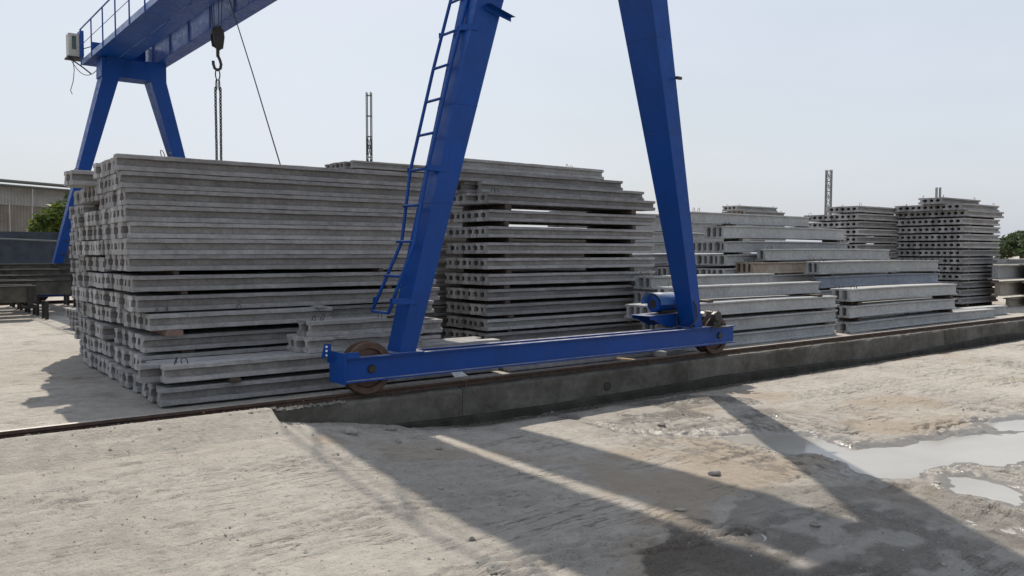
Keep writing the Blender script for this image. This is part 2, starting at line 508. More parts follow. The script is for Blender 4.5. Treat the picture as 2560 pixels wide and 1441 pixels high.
    stain = smooth(0.55, 0.72, fbm(X * 0.9 + 3, Y * 1.1 + 7, 91, 4)) * 0.55
    # concrete ramp poured against the rail on the left
    rx = 2.53 + 0.02 * wob
    g0 = np.interp(X, [-4, 2.6, 3.9, 4.6], [0.235, 0.235, 0.03, 0.0])
    rise = np.clip((Y - 3.9) / (KY - 3.9), 0, 1) ** 1.25
    fil = np.clip((Y - KY + 0.36) / 0.34, 0, 1) * smooth(rx + 0.05, rx, X)
    h = g0 * rise + 0.125 * fil
    z = z * (1 - 0.6 * fil) + h
    slab = smooth(rx + 0.25, rx - .1, X) * smooth(5.4, 6.2, Y + 0.6 * wob) * .7
    wet = wet * (1 - slab)
    # damp never below water
    low = (z < 0.006) & (dp > 0.35) & (dl > .25) & (df > .3)
    z = np.where(low, np.maximum(z, WATER + 0.004 + 0 * z), z)
    film = np.maximum(smooth(0.40, 0.02, dpw + 0.35 * wob), 0.9 * tf * smooth(.40, .58, fbm(X * 4.2, Y * 7.5, 131, 4)))
    film = np.maximum(np.maximum(film, 0.9 * blob), 0.8 * smooth(0.26, 0.02, dl + 0.5 * wob)) * (1 - slab)
    return z, np.clip(wet, 0, 1), stain * (1 - slab), slab, np.clip(film, 0, 1)

xs = np.concatenate([np.arange(-3.5, 0, 0.10), np.arange(0, 4, 0.02), np.arange(4, 9.5, 0.0155), np.arange(9.5, 14, 0.045), np.arange(14, 30.01, 0.12)])
ys = np.concatenate([np.arange(-2.0, 1.4, 0.10), np.arange(1.4, 1.9, .024), np.arange(1.9, 5.2, .0155), np.arange(5.2, KY + 0.02, 0.02)])
GX, GY = np.meshgrid(xs, ys, indexing='ij')
GZ, WET, STAIN, SLAB, FILMA = ground_fields(GX, GY)
nx, ny = GX.shape
co = np.stack([GX, GY, GZ], -1).reshape(-1, 3)
ii = np.arange(nx * ny).reshape(nx, ny)
quads = np.stack([ii[:-1, :-1], ii[1:, :-1], ii[1:, 1:], ii[:-1, 1:]], -1).reshape(-1, 4)
me = bpy.data.meshes.new('ground')
me.vertices.add(len(co)); me.vertices.foreach_set('co', co.ravel())
me.loops.add(quads.size); me.loops.foreach_set('vertex_index', quads.ravel().astype(np.int32))
me.polygons.add(len(quads))
me.polygons.foreach_set('loop_start', np.arange(0, quads.size, 4, dtype=np.int32))
me.polygons.foreach_set('loop_total', np.full(len(quads), 4, dtype=np.int32))
me.polygons.foreach_set('use_smooth', np.ones(len(quads), bool))
me.update()
for nm, arr in (('wet', WET), ('stain', STAIN), ('slab', SLAB), ('film', FILMA)):
    at = me.attributes.new(nm, 'FLOAT', 'POINT')
    at.data.foreach_set('value', arr.ravel().astype(np.float32))

def ground_mat(name, attrs=True):
    m, nt, b = nodes_of(name)
    tc = N(nt, 'ShaderNodeTexCoord')
    v = tc.outputs['Object']
    n1 = N(nt, 'ShaderNodeTexNoise', i_Scale=0.8, i_Detail=7.0, i_Roughness=0.6)
    n2 = N(nt, 'ShaderNodeTexNoise', i_Scale=7.0, i_Detail=6.0, i_Roughness=0.7)
    n3 = N(nt, 'ShaderNodeTexNoise', i_Scale=70.0, i_Detail=4.0, i_Roughness=0.75)
    mp = N(nt, 'ShaderNodeMapping'); mp.inputs['Scale'].default_value = (2.0, 22.0, 1.0)
    L(nt, v, mp.inputs[0])
    n4 = N(nt, 'ShaderNodeTexNoise', i_Scale=1.0, i_Detail=5.0, i_Roughness=0.65, i_Distortion=0.6)
    for n in (n1, n2, n3):
        L(nt, v, n.inputs['Vector'])
    L(nt, mp.outputs[0], n4.inputs['Vector'])
    c = ramp(nt, n1.outputs[0], 0.34, (0.325, 0.302, 0.27), 0.66, (0.405, 0.38, 0.342))
    r2 = ramp(nt, n2.outputs[0], 0.32, (0.76, 0.75, 0.74), 0.62, (1.08, 1.08, 1.08))
    c = mix(nt, 0.8, c.outputs[0], r2.outputs[0], 'MULTIPLY')
    r4 = ramp(nt, n4.outputs[0], 0.30, (0.66, 0.63, 0.58), 0.42, (1, 1, 1))
    c = mix(nt, 0.28, c.outputs[0], r4.outputs[0], 'MULTIPLY')
    mp2 = N(nt, 'ShaderNodeMapping'); mp2.inputs['Scale'].default_value = (0.9, 9.0, 1.0)
    L(nt, v, mp2.inputs[0])
    n6 = N(nt, 'ShaderNodeTexNoise', i_Scale=1.0, i_Detail=4.0, i_Roughness=0.6)
    L(nt, mp2.outputs[0], n6.inputs['Vector'])
    sb = N(nt, 'ShaderNodeMath', operation='SUBTRACT'); sb.inputs[1].default_value = 0.5
    L(nt, n6.outputs[0], sb.inputs[0])
    ab = N(nt, 'ShaderNodeMath', operation='ABSOLUTE'); L(nt, sb.outputs[0], ab.inputs[0])
    lm = ramp(nt, ab.outputs[0], 0.005, (1, 1, 1), 0.013, (0, 0, 0))
    n7 = N(nt, 'ShaderNodeTexNoise', i_Scale=1.5, i_Detail=3.0, i_Roughness=0.6)
    L(nt, v, n7.inputs['Vector'])
    pm_ = ramp(nt, n7.outputs[0], 0.50, (0, 0, 0), 0.60, (1, 1, 1))
    ln = N(nt, 'ShaderNodeMath', operation='MULTIPLY')
    L(nt, lm.outputs[0], ln.inputs[0]); L(nt, pm_.outputs[0], ln.inputs[1])
    lf = N(nt, 'ShaderNodeMath', operation='MULTIPLY'); lf.inputs[1].default_value = 0.75
    L(nt, ln.outputs[0], lf.inputs[0])
    c = mix(nt, lf.outputs[0], c.outputs[0], (0.11, 0.095, 0.08))
    n5 = N(nt, 'ShaderNodeTexNoise', i_Scale=28.0, i_Detail=8.0, i_Roughness=0.78)
    L(nt, v, n5.inputs['Vector'])
    r5 = ramp(nt, n5.outputs[0], 0.34, (0.36, 0.34, 0.31), 0.43, (1.03, 1.03, 1.03))
    c = mix(nt, 0.7, c.outputs[0], r5.outputs[0], 'MULTIPLY')
    r3 = ramp(nt, n3.outputs[0], 0.32, (0.5, 0.48, 0.45), 0.44, (1.04, 1.04, 1.04))
    c = mix(nt, 0.65, c.outputs[0], r3.outputs[0], 'MULTIPLY')
    if attrs:
        aw = N(nt, 'ShaderNodeAttribute', attribute_name='wet')
        a_s = N(nt, 'ShaderNodeAttribute', attribute_name='stain')
        asl = N(nt, 'ShaderNodeAttribute', attribute_name='slab')
        c = mix(nt, a_s.outputs['Fac'], c.outputs[0], (0.30, 0.235, 0.165))
        c = mix(nt, asl.outputs['Fac'], c.outputs[0], mix(nt, 0.7, (0.42, 0.39, 0.34), r2.outputs[0], 'MULTIPLY').outputs[0])
        dark = mix(nt, 1.0, c.outputs[0], (0.24, 0.225, 0.21), 'MULTIPLY')
        c = mix(nt, aw.outputs['Fac'], c.outputs[0], dark.outputs[0])
        # film of water standing in the pores where it is wet
        film = N(nt, 'ShaderNodeMath', operation='MULTIPLY')
        fr = ramp(nt, n5.outputs[0], 0.46, (1, 1, 1), 0.62, (0, 0, 0))
        L(nt, fr.outputs[0], film.inputs[0]); L(nt, aw.outputs['Fac'], film.inputs[1])
        rr = N(nt, 'ShaderNodeMapRange'); rr.inputs['To Min'].default_value = 0.92; rr.inputs['To Max'].default_value = 0.06
        afl = N(nt, 'ShaderNodeAttribute', attribute_name='film')
        fm = N(nt, 'ShaderNodeMath', operation='MAXIMUM')
        L(nt, film.outputs[0], fm.inputs[0]); L(nt, afl.outputs['Fac'], fm.inputs[1])
        film = fm
        c = mix(nt, afl.outputs['Fac'], c.outputs[0], mix(nt, 0.6, c.outputs[0], (0.19, 0.182, 0.166)).outputs[0])
        L(nt, film.outputs[0], rr.inputs['Value'])
        L(nt, rr.outputs[0], b.inputs['Roughness'])
    else:
        b.inputs['Roughness'].default_value = 0.92
    L(nt, c.outputs[0], b.inputs['Base Color'])
    b.inputs['Specular IOR Level'].default_value = 0.4
    h = mix(nt, 0.45, n2.outputs[0], n3.outputs[0])
    h = mix(nt, 0.5, h.outputs[0], n5.outputs[0])
    h = mix(nt, 0.14, h.outputs[0], n4.outputs[0])
    h = mix(nt, lf.outputs[0], h.outputs[0], (0.1, 0.1, 0.1))
    bp = N(nt, 'ShaderNodeBump', i_Strength=1.0, i_Distance=0.045)
    if attrs:
        sm = N(nt, 'ShaderNodeMapRange'); sm.inputs['To Min'].default_value = 1.0; sm.inputs['To Max'].default_value = 0.25
        L(nt, afl.outputs['Fac'], sm.inputs['Value']); L(nt, sm.outputs[0], bp.inputs['Strength'])
    L(nt, h.outputs[0], bp.inputs['Height']); L(nt, bp.outputs[0], b.inputs['Normal'])
    return m
M['ground'] = ground_mat('dusty_concrete_ground')
M['yard'] = ground_mat('yard_concrete', False)
me.materials.append(M['ground'])
struct(link('ground', me))
# wider sheets beyond the detailed ground
g = MB()
g.add([(-400, -400, 0.0), (400, -400, 0.0), (400, -2.0, 0.0), (-400, -2.0, 0.0)], [(0, 1, 2, 3)])
g.add([(-400, -2, 0.0), (-3.5, -2, 0.0), (-3.5, KY, 0.0), (-400, KY, 0.0)], [(0, 1, 2, 3)])
g.add([(30, -2, 0.0), (400, -2, 0.0), (400, KY, 0.0), (30, KY, 0.0)], [(0, 1, 2, 3)])
struct(g.build('ground_beyond', 'yard'))
# storage yard with gentle relief
yx = np.concatenate([np.arange(-6, 8, 0.07), np.arange(8, 40, 0.8), np.array([60, 100, 200, 500])])
yx = np.concatenate([np.array([-500, -120, -40, -15]), yx])
yy = np.concatenate([np.arange(6.70, 20, 0.07), np.arange(20, 40, 0.8), np.array([60, 120, 300, 900])])
YX, YY = np.meshgrid(yx, yy, indexing='ij')
YZ = ZY + 0.012 * (fbm(YX * 1.1, YY * 1.1, 5, 3) - 0.6) - 0.010 * smooth(0.58, 0.68, fbm(YX * 1.6, YY * 7.0, 15, 3)) * smooth(0.4, 0.6, fbm(YX * 0.6, YY * 0.6, 19, 2))
co = np.stack([YX, YY, YZ], -1).reshape(-1, 3)
n_, m_ = YX.shape
ii = np.arange(n_ * m_).reshape(n_, m_)
quads = np.stack([ii[:-1, :-1], ii[1:, :-1], ii[1:, 1:], ii[:-1, 1:]], -1).reshape(-1, 4)
me = bpy.data.meshes.new('storage_yard')
me.from_pydata(co.tolist(), [], quads.tolist()); me.update()
me.polygons.foreach_set('use_smooth', [True] * len(me.polygons))
me.materials.append(M['yard'])
struct(link('yard_ground', me))

# water standing in the dips
m, nt, b = nodes_of('milky_puddle_water')
tc = N(nt, 'ShaderNodeTexCoord')
nn = N(nt, 'ShaderNodeTexNoise', i_Scale=1.2, i_Detail=3.0)
L(nt, tc.outputs['Object'], nn.inputs['Vector'])
r = ramp(nt, nn.outputs[0], 0.35, (0.275, 0.265, 0.24), 0.65, (0.33, 0.32, 0.295))
L(nt, r.outputs[0], b.inputs['Base Color'])
b.inputs['Roughness'].default_value = 0.06
b.inputs['IOR'].default_value = 1.33
b.inputs['Specular IOR Level'].default_value = 0.6
M['water'] = m
w = MB()
w.add([(3.6, 1.2, WATER), (11, 1.2, WATER), (11, 4.9, WATER), (3.6, 4.9, WATER)], [(0, 1, 2, 3)])
struct(w.build('puddle_water', 'water'))

# ------------------------------------------------------------------ kerb in cast lengths, with rail
kerb = struct(empty('kerb'))
kx = [-40, -20, -6, -1, 1.2, 4.4, 7.6, 10.8, 14.0, 17.2, 20.4, 26, 34, 50, 90]
for i in range(len(kx) - 1):
    a, bb = kx[i] + 0.003, kx[i + 1] - 0.003
    seg = MB()
    n = max(2, int((bb - a) / 0.12)) if a > 0 and bb < 22 else 6
    prof = [(KY, -0.12), (KY, 0.0), (KY + 0.002, 0.305), (KY + 0.016, 0.33), (KY + 0.10, 0.332), (KY + 0.30, 0.331), (KY + 0.30, -0.12)]
    vs = []
    for k in range(n + 1):
        x = a + (bb - a) * k / n
        for j, (y, z) in enumerate(prof):
            wob = 0.006 if j in (2, 3) else 0.003
            vs.append((x, y + random.uniform(-wob, wob), z + random.uniform(-wob, wob) * (j in (2, 3, 4))))
    q = len(prof); fs = []
    for k in range(n):
        for j in range(q):
            fs.append((k * q + j, k * q + (j + 1) % q, (k + 1) * q + (j + 1) % q, (k + 1) * q + j))
    fs += [tuple(range(q)), tuple(n * q + j for j in range(q))[::-1]]
    seg.add(vs, fs)
    seg.build('kerb_block', 'kerb', kerb)
# weathered mortar lip along the foot of the kerb
lip = MB(); vs = []; fs = []
X = np.arange(3.4, 26, 0.08)
top = 0.055 + 0.07 * fbm(X * 0.55, X * 0 + 2, 77, 3) + 0.03 * np.sin(X * 0.9)
for k, x in enumerate(X):
    d = 0.035 + 0.02 * random.random()
    vs += [(x, KY + 0.01, -0.1), (x, KY - d - 0.02, -0.1), (x, KY - d, float(top[k]) - 0.02), (x, KY - d * 0.3, float(top[k])), (x, KY + 0.01, float(top[k]))]
for k in range(len(X) - 1):
    for j in range(5):
        fs.append((k * 5 + j, k * 5 + (j + 1) % 5, (k + 1) * 5 + (j + 1) % 5, (k + 1) * 5 + j))
lip.add(vs, fs)
lip.build('mortar_lip', 'kerb_damp', kerb)
dr = MB()
dr.lathe([(0.0, -0.003), (0.040, -0.003), (0.043, -0.007), (0.049, -0.007), (0.052, 0.004)], (6.28, KY - 0.001, 0.165), 'y', 24)
dr.build('drain_hole', 'black_steel', kerb)  # solid dark disc, shade inside the hole put into its colour

RY = 6.545          # crane rail centre line
RT = 0.390          # top of rail
def rail(name, y, x0, x1, clips):
    r = empty(name, (0, y, 0))
    b0 = RT - 0.085
    prof = [(-0.045, b0), (0.045, b0), (0.045, b0 + 0.008), (0.010, b0 + 0.018), (0.007, b0 + 0.052), (0.021, b0 + 0.062), (0.022, b0 + 0.0845), (-0.022, b0 + 0.0845), (-0.021, b0 + 0.062), (-0.007, b0 + 0.052), (-0.010, b0 + 0.018), (-0.045, b0 + 0.008)]
    MB().prism(prof, 'x', x0, x1).build('rail_section', 'rust_dark', r)
    MB().box(x0, x1, -0.0205, 0.0205, b0 + 0.0846, b0 + 0.0866).build('running_surface', 'rail_top', r)
    cm = MB()
    cm.box(-0.05, 0.05, -0.105, -0.028, b0 + 0.008, b0 + 0.018)
    cm.box(-0.018, 0.018, -0.082, -0.050, b0 + 0.018, b0 + 0.034)
    cm.tube([(0, -0.066, b0 + 0.03), (0, -0.066, b0 + 0.068)], 0.009, 8)
    cme = cm.mesh('rail_clip', 'rust_dark')
    for x in clips:
        o = link('rail_clip', cme, r)
        o.location = (x + random.uniform(-0.05, 0.05), 0, 0)
        o.rotation_euler = (0, 0, random.uniform(-0.25, 0.25))
    return r
tag(rail('crane_rail', RY, -30, 60, [2.05 + 0.82 * k for k in range(26)]), 'rusty steel crane rail on the kerb in the foreground', 'rail')
tag(rail('crane_rail', 23.7, -30, 60, []), 'far crane rail behind the stacked concrete posts', 'rail')

# ================================================================== CONCRETE POSTS
PW, PH = 0.145, 0.148
POST_PROF = [(0.067, 0.0), (0.0722, 0.005), (0.0715, 0.043), (0.028, 0.054), (0.028, 0.102), (0.0700, 0.112), (0.0722, 0.143), (0.067, 0.148)]
def i_mesh(name, half, length, mat, seg, seed, chip=0.004, bow=0.0, web=None):
    """I-section with rough edges, running along +X from the origin; half = right half outline bottom to top"""
    r = np.random.default_rng(seed)
    prof = half + [(-y, z) for y, z in half[::-1]]
    q = len(prof)
    xsn = np.linspace(0, length, seg + 1)
    xsn[1:-1] += r.uniform(-0.3, 0.3, seg - 1) * length / seg
    zt = max(p[1] for p in prof)
    vs = []; fs = []
    for k, x in enumerate(xsn):
        endk = (k == 0 or k == seg)
        sag = bow * (1 - (2 * x / length - 1) ** 2)
        for j, (y, z) in enumerate(prof):
            edge = abs(y) > 0.6 * max(p[0] for p in prof)
            a = chip * (1.0 if edge else 0.4)
            dy = r.normal(0, a * 0.35); dz = r.normal(0, a * 0.35)
            if edge and r.random() < 0.07:
                dy -= math.copysign(a * r.uniform(0.6, 2.4), y); dz += a * r.uniform(-1, 1.5)
            if z < 0.001: dz = abs(dz) * 0.5
            if z > zt - 0.001: dz = -abs(dz) * 0.5
            dy = -abs(dy) * math.copysign(1, y) if edge else dy
            dx = (r.uniform(0, 0.010) if k == 0 else -r.uniform(0, 0.010)) if endk else 0
            vs.append((x + dx, y + dy, z + dz + sag))
    for k in range(seg):
        for j in range(q):
            fs.append((k * q + j, k * q + (j + 1) % q, (k + 1) * q + (j + 1) % q, (k + 1) * q + j))
    h = q // 2
    # end caps as quads across the section
    for base, flip in ((0, True), (seg * q, False)):
        for j in range(h - 1):
            f = (base + j, base + j + 1, base + q - 2 - j, base + q - 1 - j)
            fs.append(f if flip else f[::-1])
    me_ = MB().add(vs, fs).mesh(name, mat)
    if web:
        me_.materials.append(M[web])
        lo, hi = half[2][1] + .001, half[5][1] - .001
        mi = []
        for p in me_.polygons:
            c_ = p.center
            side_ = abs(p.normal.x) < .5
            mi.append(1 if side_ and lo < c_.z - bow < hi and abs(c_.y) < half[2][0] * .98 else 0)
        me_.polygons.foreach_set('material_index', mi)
    return me_

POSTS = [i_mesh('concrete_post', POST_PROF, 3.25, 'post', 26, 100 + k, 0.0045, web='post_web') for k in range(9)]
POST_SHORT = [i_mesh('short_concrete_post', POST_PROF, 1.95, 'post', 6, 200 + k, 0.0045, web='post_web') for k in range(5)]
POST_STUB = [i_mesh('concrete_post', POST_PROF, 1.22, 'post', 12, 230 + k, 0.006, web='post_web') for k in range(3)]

def loop_mesh(wd, ht):
    pts = [(0, -wd / 2, -0.01), (0, -wd / 2 * 1.1, ht * 0.6), (0, -wd / 4, ht * 0.95), (0, 0, ht), (0, wd / 4, ht * 0.95), (0, wd / 2 * 1.1, ht * 0.6), (0, wd / 2, -0.01)]
    return MB().tube(pts, 0.0042, 5).mesh('lifting_loop', 'wire', True)
LOOPS = [loop_mesh(0.045, 0.05), loop_mesh(0.06, 0.06), loop_mesh(0.035, 0.07)]
def add_loops(o, xs_, z=PH, yaw=None):
    for x in xs_:
        l = link('lifting_loop', random.choice(LOOPS), o)
        l.location = (x, random.uniform(-0.015, 0.015), z)
        l.rotation_euler = (random.uniform(-0.5, 0.5), random.uniform(-0.4, 0.4), random.uniform(0, 3.1) if yaw is None else yaw)

def post(x, y, z, mesh, name='concrete_post', rz=0.0, sx=1.0):
    o = link(name, mesh)
    o.location = (x, y, z)
    o.rotation_euler = (0, 0, rz)
    o.scale = (sx, 1, 1)
    return o

SK = R(0.45)       # the left stack stands a touch out of square with the rail
stuff_parts = []   # the small far posts, joined later
GRP = 'concrete posts in the tall stacks'

# --- front block of the left stack
A_Z = [2.331, 2.180, 2.030, 1.880, 1.730, 1.580, 1.431, 1.243, 1.056, 0.893, 0.688, 0.510, 0.335]
A_X = [1.82, 1.84, 1.87, 1.86, 1.88, 1.87, 1.90, 1.90, 1.94, 1.98, 2.00, 1.97, 1.93]
for k, (z, x0) in enumerate(zip(A_Z, A_X)):
    n = 7 if k < 2 else 8
    y = 8.00 + PW / 2
    for j in range(n):
        sx = 1.0
        xx = x0 + random.uniform(-0.025, 0.025) + (0.004 * j)
        if k == 9 and j < 2:
            y = 8.00 + PW / 2 + j * 0.148 - 0.10
            xx = 2.03; sx = 0.55 if j == 0 else 0.9
        mesh = POSTS[(k * 5 + j * 2 + random.randint(0, 2)) % len(POSTS)]
        o = post(xx, y, z, mesh, rz=SK + random.uniform(-0.0022, 0.0022), sx=sx)
        lab = 'concrete post, %s from front, %s layer from top, front block of left stack' % (ordn(j + 1), ordn(k + 1))
        tag(o, lab, 'concrete post', 'posts in the front block of the left stack')
        if k == 0 and j in (0, 1):
            add_loops(o, [0.42 + 0.05 * j])
        if k == 9 and j == 0:
            add_loops(o, [0.14, 0.30, 1.5])
        gap = 0.147 + (0.012 * random.random() if random.random() < 0.3 else 0) + (0.045 if random.random() < 0.10 and k < 8 else 0)
        y += gap
# --- low pile standing in front of it
for k, (z, x0, n) in enumerate([(0.525, 1.90, 3), (0.337, 1.92, 5)]):
    for j in range(n):
        o = post(x0 + (-0.12 if k == 0 and j == 1 else 0) + random.uniform(-0.03, 0.03), 7.10 + PW / 2 + j * 0.150, z, POSTS[(j * 3 + k) % 9], rz=random.uniform(-0.003, 0.003), sx=1.06)
        tag(o, 'concrete post, %s from front, %s layer of low pile along the rail' % (ordn(j + 1), 'upper' if k == 0 else 'lower'), 'concrete post', 'posts in the low pile along the rail')
        if k == 0 and j == 0:
            add_loops(o, [0.10, 0.17])
for k, (z, x0, n) in enumerate([(0.8205, 3.22, 2), (0.6735, 3.16, 3)]):
    for j in range(n):
        o = post(x0 + random.uniform(-0.02, 0.03) + (0.05 if k and j == 0 else 0), 7.14 + PW / 2 + j * 0.150, z, POST_STUB[(j + k) % 3], rz=random.uniform(-0.006, 0.004))
        tag(o, 'short concrete post offcut, %s from front, %s layer behind the rusty wheel' % (ordn(j + 1), 'upper' if k == 0 else 'lower'), 'concrete post', 'offcuts on the low pile')
        if k == 0 and j == 0:
            add_loops(o, [0.05, 0.12, 0.75])
for j in range(4):
    o = post(5.42 + random.uniform(-.05, .05), 7.02 + PW / 2 + j * 0.155, 0.326, POSTS[(j * 2 + 1) % 9], rz=random.uniform(-.004, .004))
    tag(o, 'concrete post lying on the ground behind the crane bottom beam, %s from front' % ordn(j + 1), 'concrete post', 'posts on the ground behind the crane bottom beam')
# --- middle block of the left stack
B_Z = [2.135, 1.885, 1.735, 1.575, 1.405, 1.235, 1.060, 0.885, 0.705, 0.525, 0.345]
for k, z in enumerate(B_Z):
    x0 = 1.90 + 0.10 * (2.1 - z) / 1.8 + random.uniform(-0.03, 0.03)
    y = 9.30 + PW / 2 + random.uniform(-0.05, 0.03)
    for j in range(9 if k else 8):
        o = post(x0 + random.uniform(-0.025, 0.025), y, z, POSTS[(k * 4 + j * 5) % 9], rz=SK + random.uniform(-0.003, 0.003))
        tag(o, 'concrete post, %s from front, %s layer from top, middle block of left stack' % (ordn(j + 1), ordn(k + 1)), 'concrete post', 'posts in the middle block of the left stack')
        if k == 0 and j in (3, 6):
            add_loops(o, [0.2])
        if k == 1 and j in (2, 4):
            add_loops(o, [0.06, 0.12])
        y += 0.147 + (0.03 if random.random() < 0.08 else 0.004)
for j, (y, x) in enumerate([(9.42, 1.68), (9.58, 1.66), (9.76, 1.72)]):
    o = post(x, y, 2.2835, POSTS[(j * 4) % 9], rz=SK)
    tag(o, 'loose concrete post, %s from front, lying on the middle block of left stack' % ordn(j + 1), 'concrete post', 'loose posts on the middle block')
    if j == 2:
        add_loops(o, [0.1])
# --- rear block of the left stack: small ends, one mass
for k, z in enumerate([2.02, 1.86, 1.70, 1.53, 1.36, 1.19, 1.02, 0.86, 0.69, 0.52, 0.345]):
    x0 = 2.06 + 0.08 * (2.02 - z) / 1.7 + random.uniform(-0.05, 0.05)
    y = 10.78 + random.uniform(-0.08, 0.08)
    for j in range(7):
        stuff_parts.append((x0 + random.uniform(-0.03, 0.03), y, z, 3.25))
        y += 0.148
for k in range(2):
    for j in range(5):
        stuff_parts.append((2.75 + random.uniform(-0.04, 0.04), 15.2 + j * 0.16, 0.34 + 0.16 * k, 3.2))

# --- second stack, with timbers between the layers
S2_Z = [2.245, 2.017, 1.800, 1.585, 1.380, 1.170, 0.965, 0.765, 0.570, 0.385]
S2Y, S2X = 8.80, 6.46
for k, z in enumerate(S2_Z):
    for j in range(7):
        o = post(S2X + random.uniform(-0.02, 0.025) - (0.13 if k == 0 and j > 1 else 0), S2Y + PW / 2 + j * 0.1475 + random.uniform(-0.001, 0.002), z, POSTS[(k * 7 + j * 4 + 1) % 9], rz=SK * 0.5 + random.uniform(-0.001, 0.001), sx=0.985)
        tag(o, 'concrete post, %s from front, %s layer from top, stack between crane legs' % (ordn(j + 1), ordn(k + 1)), 'concrete post', 'posts in the stack between the crane legs')
        if k == 0 and j in (0, 1):
            add_loops(o, [0.12, 0.2, 3.0])
tops = [(2.3935, 9.02, 6.47, 0.955, 'post'), (2.3935, 9.18, 6.30, 0.95, 'post'), (2.3935, 9.34, 6.1, 0.95, 'post'), (2.542, 9.10, 6.02, 0.975, 'post'), (2.542, 9.26, 5.98, 0.94, 'post'), (2.6905, 9.12, 6.00, 0.862, 'post_rust'), (2.6905, 9.28, 5.98, 0.85, 'post')]
rust_mesh = POSTS[3].copy(); rust_mesh.materials.clear(); rust_mesh.materials.append(M['post']); rust_mesh.materials.append(M['post_rust'])
for k, (z, y, x, sx, mt) in enumerate(tops):
    o = post(x, y, z, rust_mesh if mt == 'post_rust' else POSTS[(k * 2) % 9], rz=SK * 0.4, sx=sx)
    lab = 'rust stained concrete post, highest on the stack between the crane legs' if mt == 'post_rust' else 'loose concrete post, %s of those heaped on stack between crane legs' % ordn(k + 1)
    tag(o, lab, 'concrete post', 'loose posts on the stack between the crane legs')
    if k in (1, 4, 6):
        add_loops(o, [0.3, 2.7, 2.78])

# timbers and blocks between the layers (each is a thing that could be pulled out)
def sleeper_mesh(ln, w_, h_, mat, seed):
    r = np.random.default_rng(seed)
    mb = MB()
    vs = []; n = 5
    for k in range(n + 1):
        y = ln * k / n
        for (x, z) in ((-w_ / 2, 0), (w_ / 2, 0), (w_ / 2, h_ * .8), (w_ / 2 - .012, h_), (-w_ / 2 + .012, h_), (-w_ / 2, h_ * .8)):
            vs.append((x + r.normal(0, .004), y, z if z in (0, h_) else z + r.normal(0, .003)))
    q = 6; fs = []
    for k in range(n):
        for j in range(q):
            fs.append((k * q + j, k * q + (j + 1) % q, (k + 1) * q + (j + 1) % q, (k + 1) * q + j))
    fs += [tuple(range(q)), tuple(n * q + j for j in range(q))[::-1]]
    return mb.add(vs, fs).mesh('timber_spacer', mat)
zt = ZY
for k in range(len(S2_Z)):
    z1 = S2_Z[k]
    z0 = (S2_Z[k + 1] + PH) if k + 1 < len(S2_Z) else ZY - 0.002
    h = z1 - z0
    for side, x in (('left', S2X + 0.34 + random.uniform(-.05, .05)), ('right', S2X + 2.72 + random.uniform(-.06, .08))):
        o = link('timber_spacer', sleeper_mesh(1.0, random.uniform(.07, .10), h - 0.001, 'timber', k * 2 + (side == 'left')))
        o.location = (x, S2Y - 0.005 + random.uniform(0, 0.03), z0 + 0.0005)
        tag(o, 'timber under the %s layer from top, %s end of stack between crane legs' % (ordn(k + 1), side), 'timber spacer', 'timbers between layers of the stack between the crane legs')
def block(x, y, z0, z1, wx, wy, mat, label, cat='spacer block', name='spacer_block'):
    mb = MB(); c = 0.008
    h = z1 - z0
    mb.prism([(-wx / 2 + c, 0), (wx / 2 - c, 0), (wx / 2, c), (wx / 2, h - c), (wx / 2 - c, h), (-wx / 2 + c, h), (-wx / 2, h - c), (-wx / 2, c)], 'y', 0, wy)
    o = mb.build(name, mat)
    o.location = (x, y, z0)
    o.rotation_euler = (0, 0, random.uniform(-0.06, 0.06))
    return tag(o, label, cat)
G_ = {k: (A_Z[k] + PH + .0005, A_Z[k - 1] - .0005) for k in range(1, 13)}     # gaps above layer k+1
def packer(x, k, wx, mat, label, y=8.03, wy=1.1):
    ts = mat == 'timber'
    block(x, y, G_[k][0], G_[k][1], wx, wy, mat, label, 'timber spacer' if ts else 'spacer block', 'timber_spacer' if ts else 'spacer_block')
packer(2.24, 10, .15, 'brick', 'reddish block in the gap below the tenth layer of left stack', 7.90)
packer(3.68, 9, .12, 'beam', 'thin pale packing piece below the ninth layer of left stack', 7.86)
packer(2.30, 7, .05, 'timber', 'thin wooden packer below the seventh layer of left stack')
packer(4.45, 7, .06, 'timber', 'wooden packer at the right end below seventh layer of left stack')
packer(2.37, 8, .06, 'timber', 'wooden packer at the left end below eighth layer of left stack')
packer(4.55, 8, .06, 'timber', 'wooden packer at the right end below eighth layer of left stack')
packer(4.35, 10, .10, 'timber', 'timber at the right end below the tenth layer of left stack', 8.1)
packer(4.55, 11, .10, 'timber', 'timber at the right end below the eleventh layer of left stack')
packer(2.40, 11, .12, 'timber', 'timber at the left end below the eleventh layer of left stack')
for x, e in ((2.4, 'left'), (4.5, 'right')):
    packer(x, 12, .10, 'timber', 'timber at the %s end below the twelfth layer of left stack' % e)
    block(x + .1, 7.05, 0.4855, 0.5245, 0.09, 0.7, 'timber', 'timber between the two layers of the low pile, %s end' % e, 'timber spacer', 'timber_spacer')
    block(x, 8.03, 0.318, 0.3345, 0.10, 1.2, 'timber', 'timber bearer on the ground under the %s end of left stack' % e, 'timber spacer', 'timber_spacer')
block(2.10, 9.35, 2.0335, 2.1345, 0.10, 1.2, 'timber', 'dark timber under the top layer of the middle block', 'timber spacer', 'timber_spacer')
block(4.6, 9.35, 2.0335, 2.1345, 0.10, 1.2, 'timber', 'dark timber under the right end of the middle block top layer', 'timber spacer', 'timber_spacer')

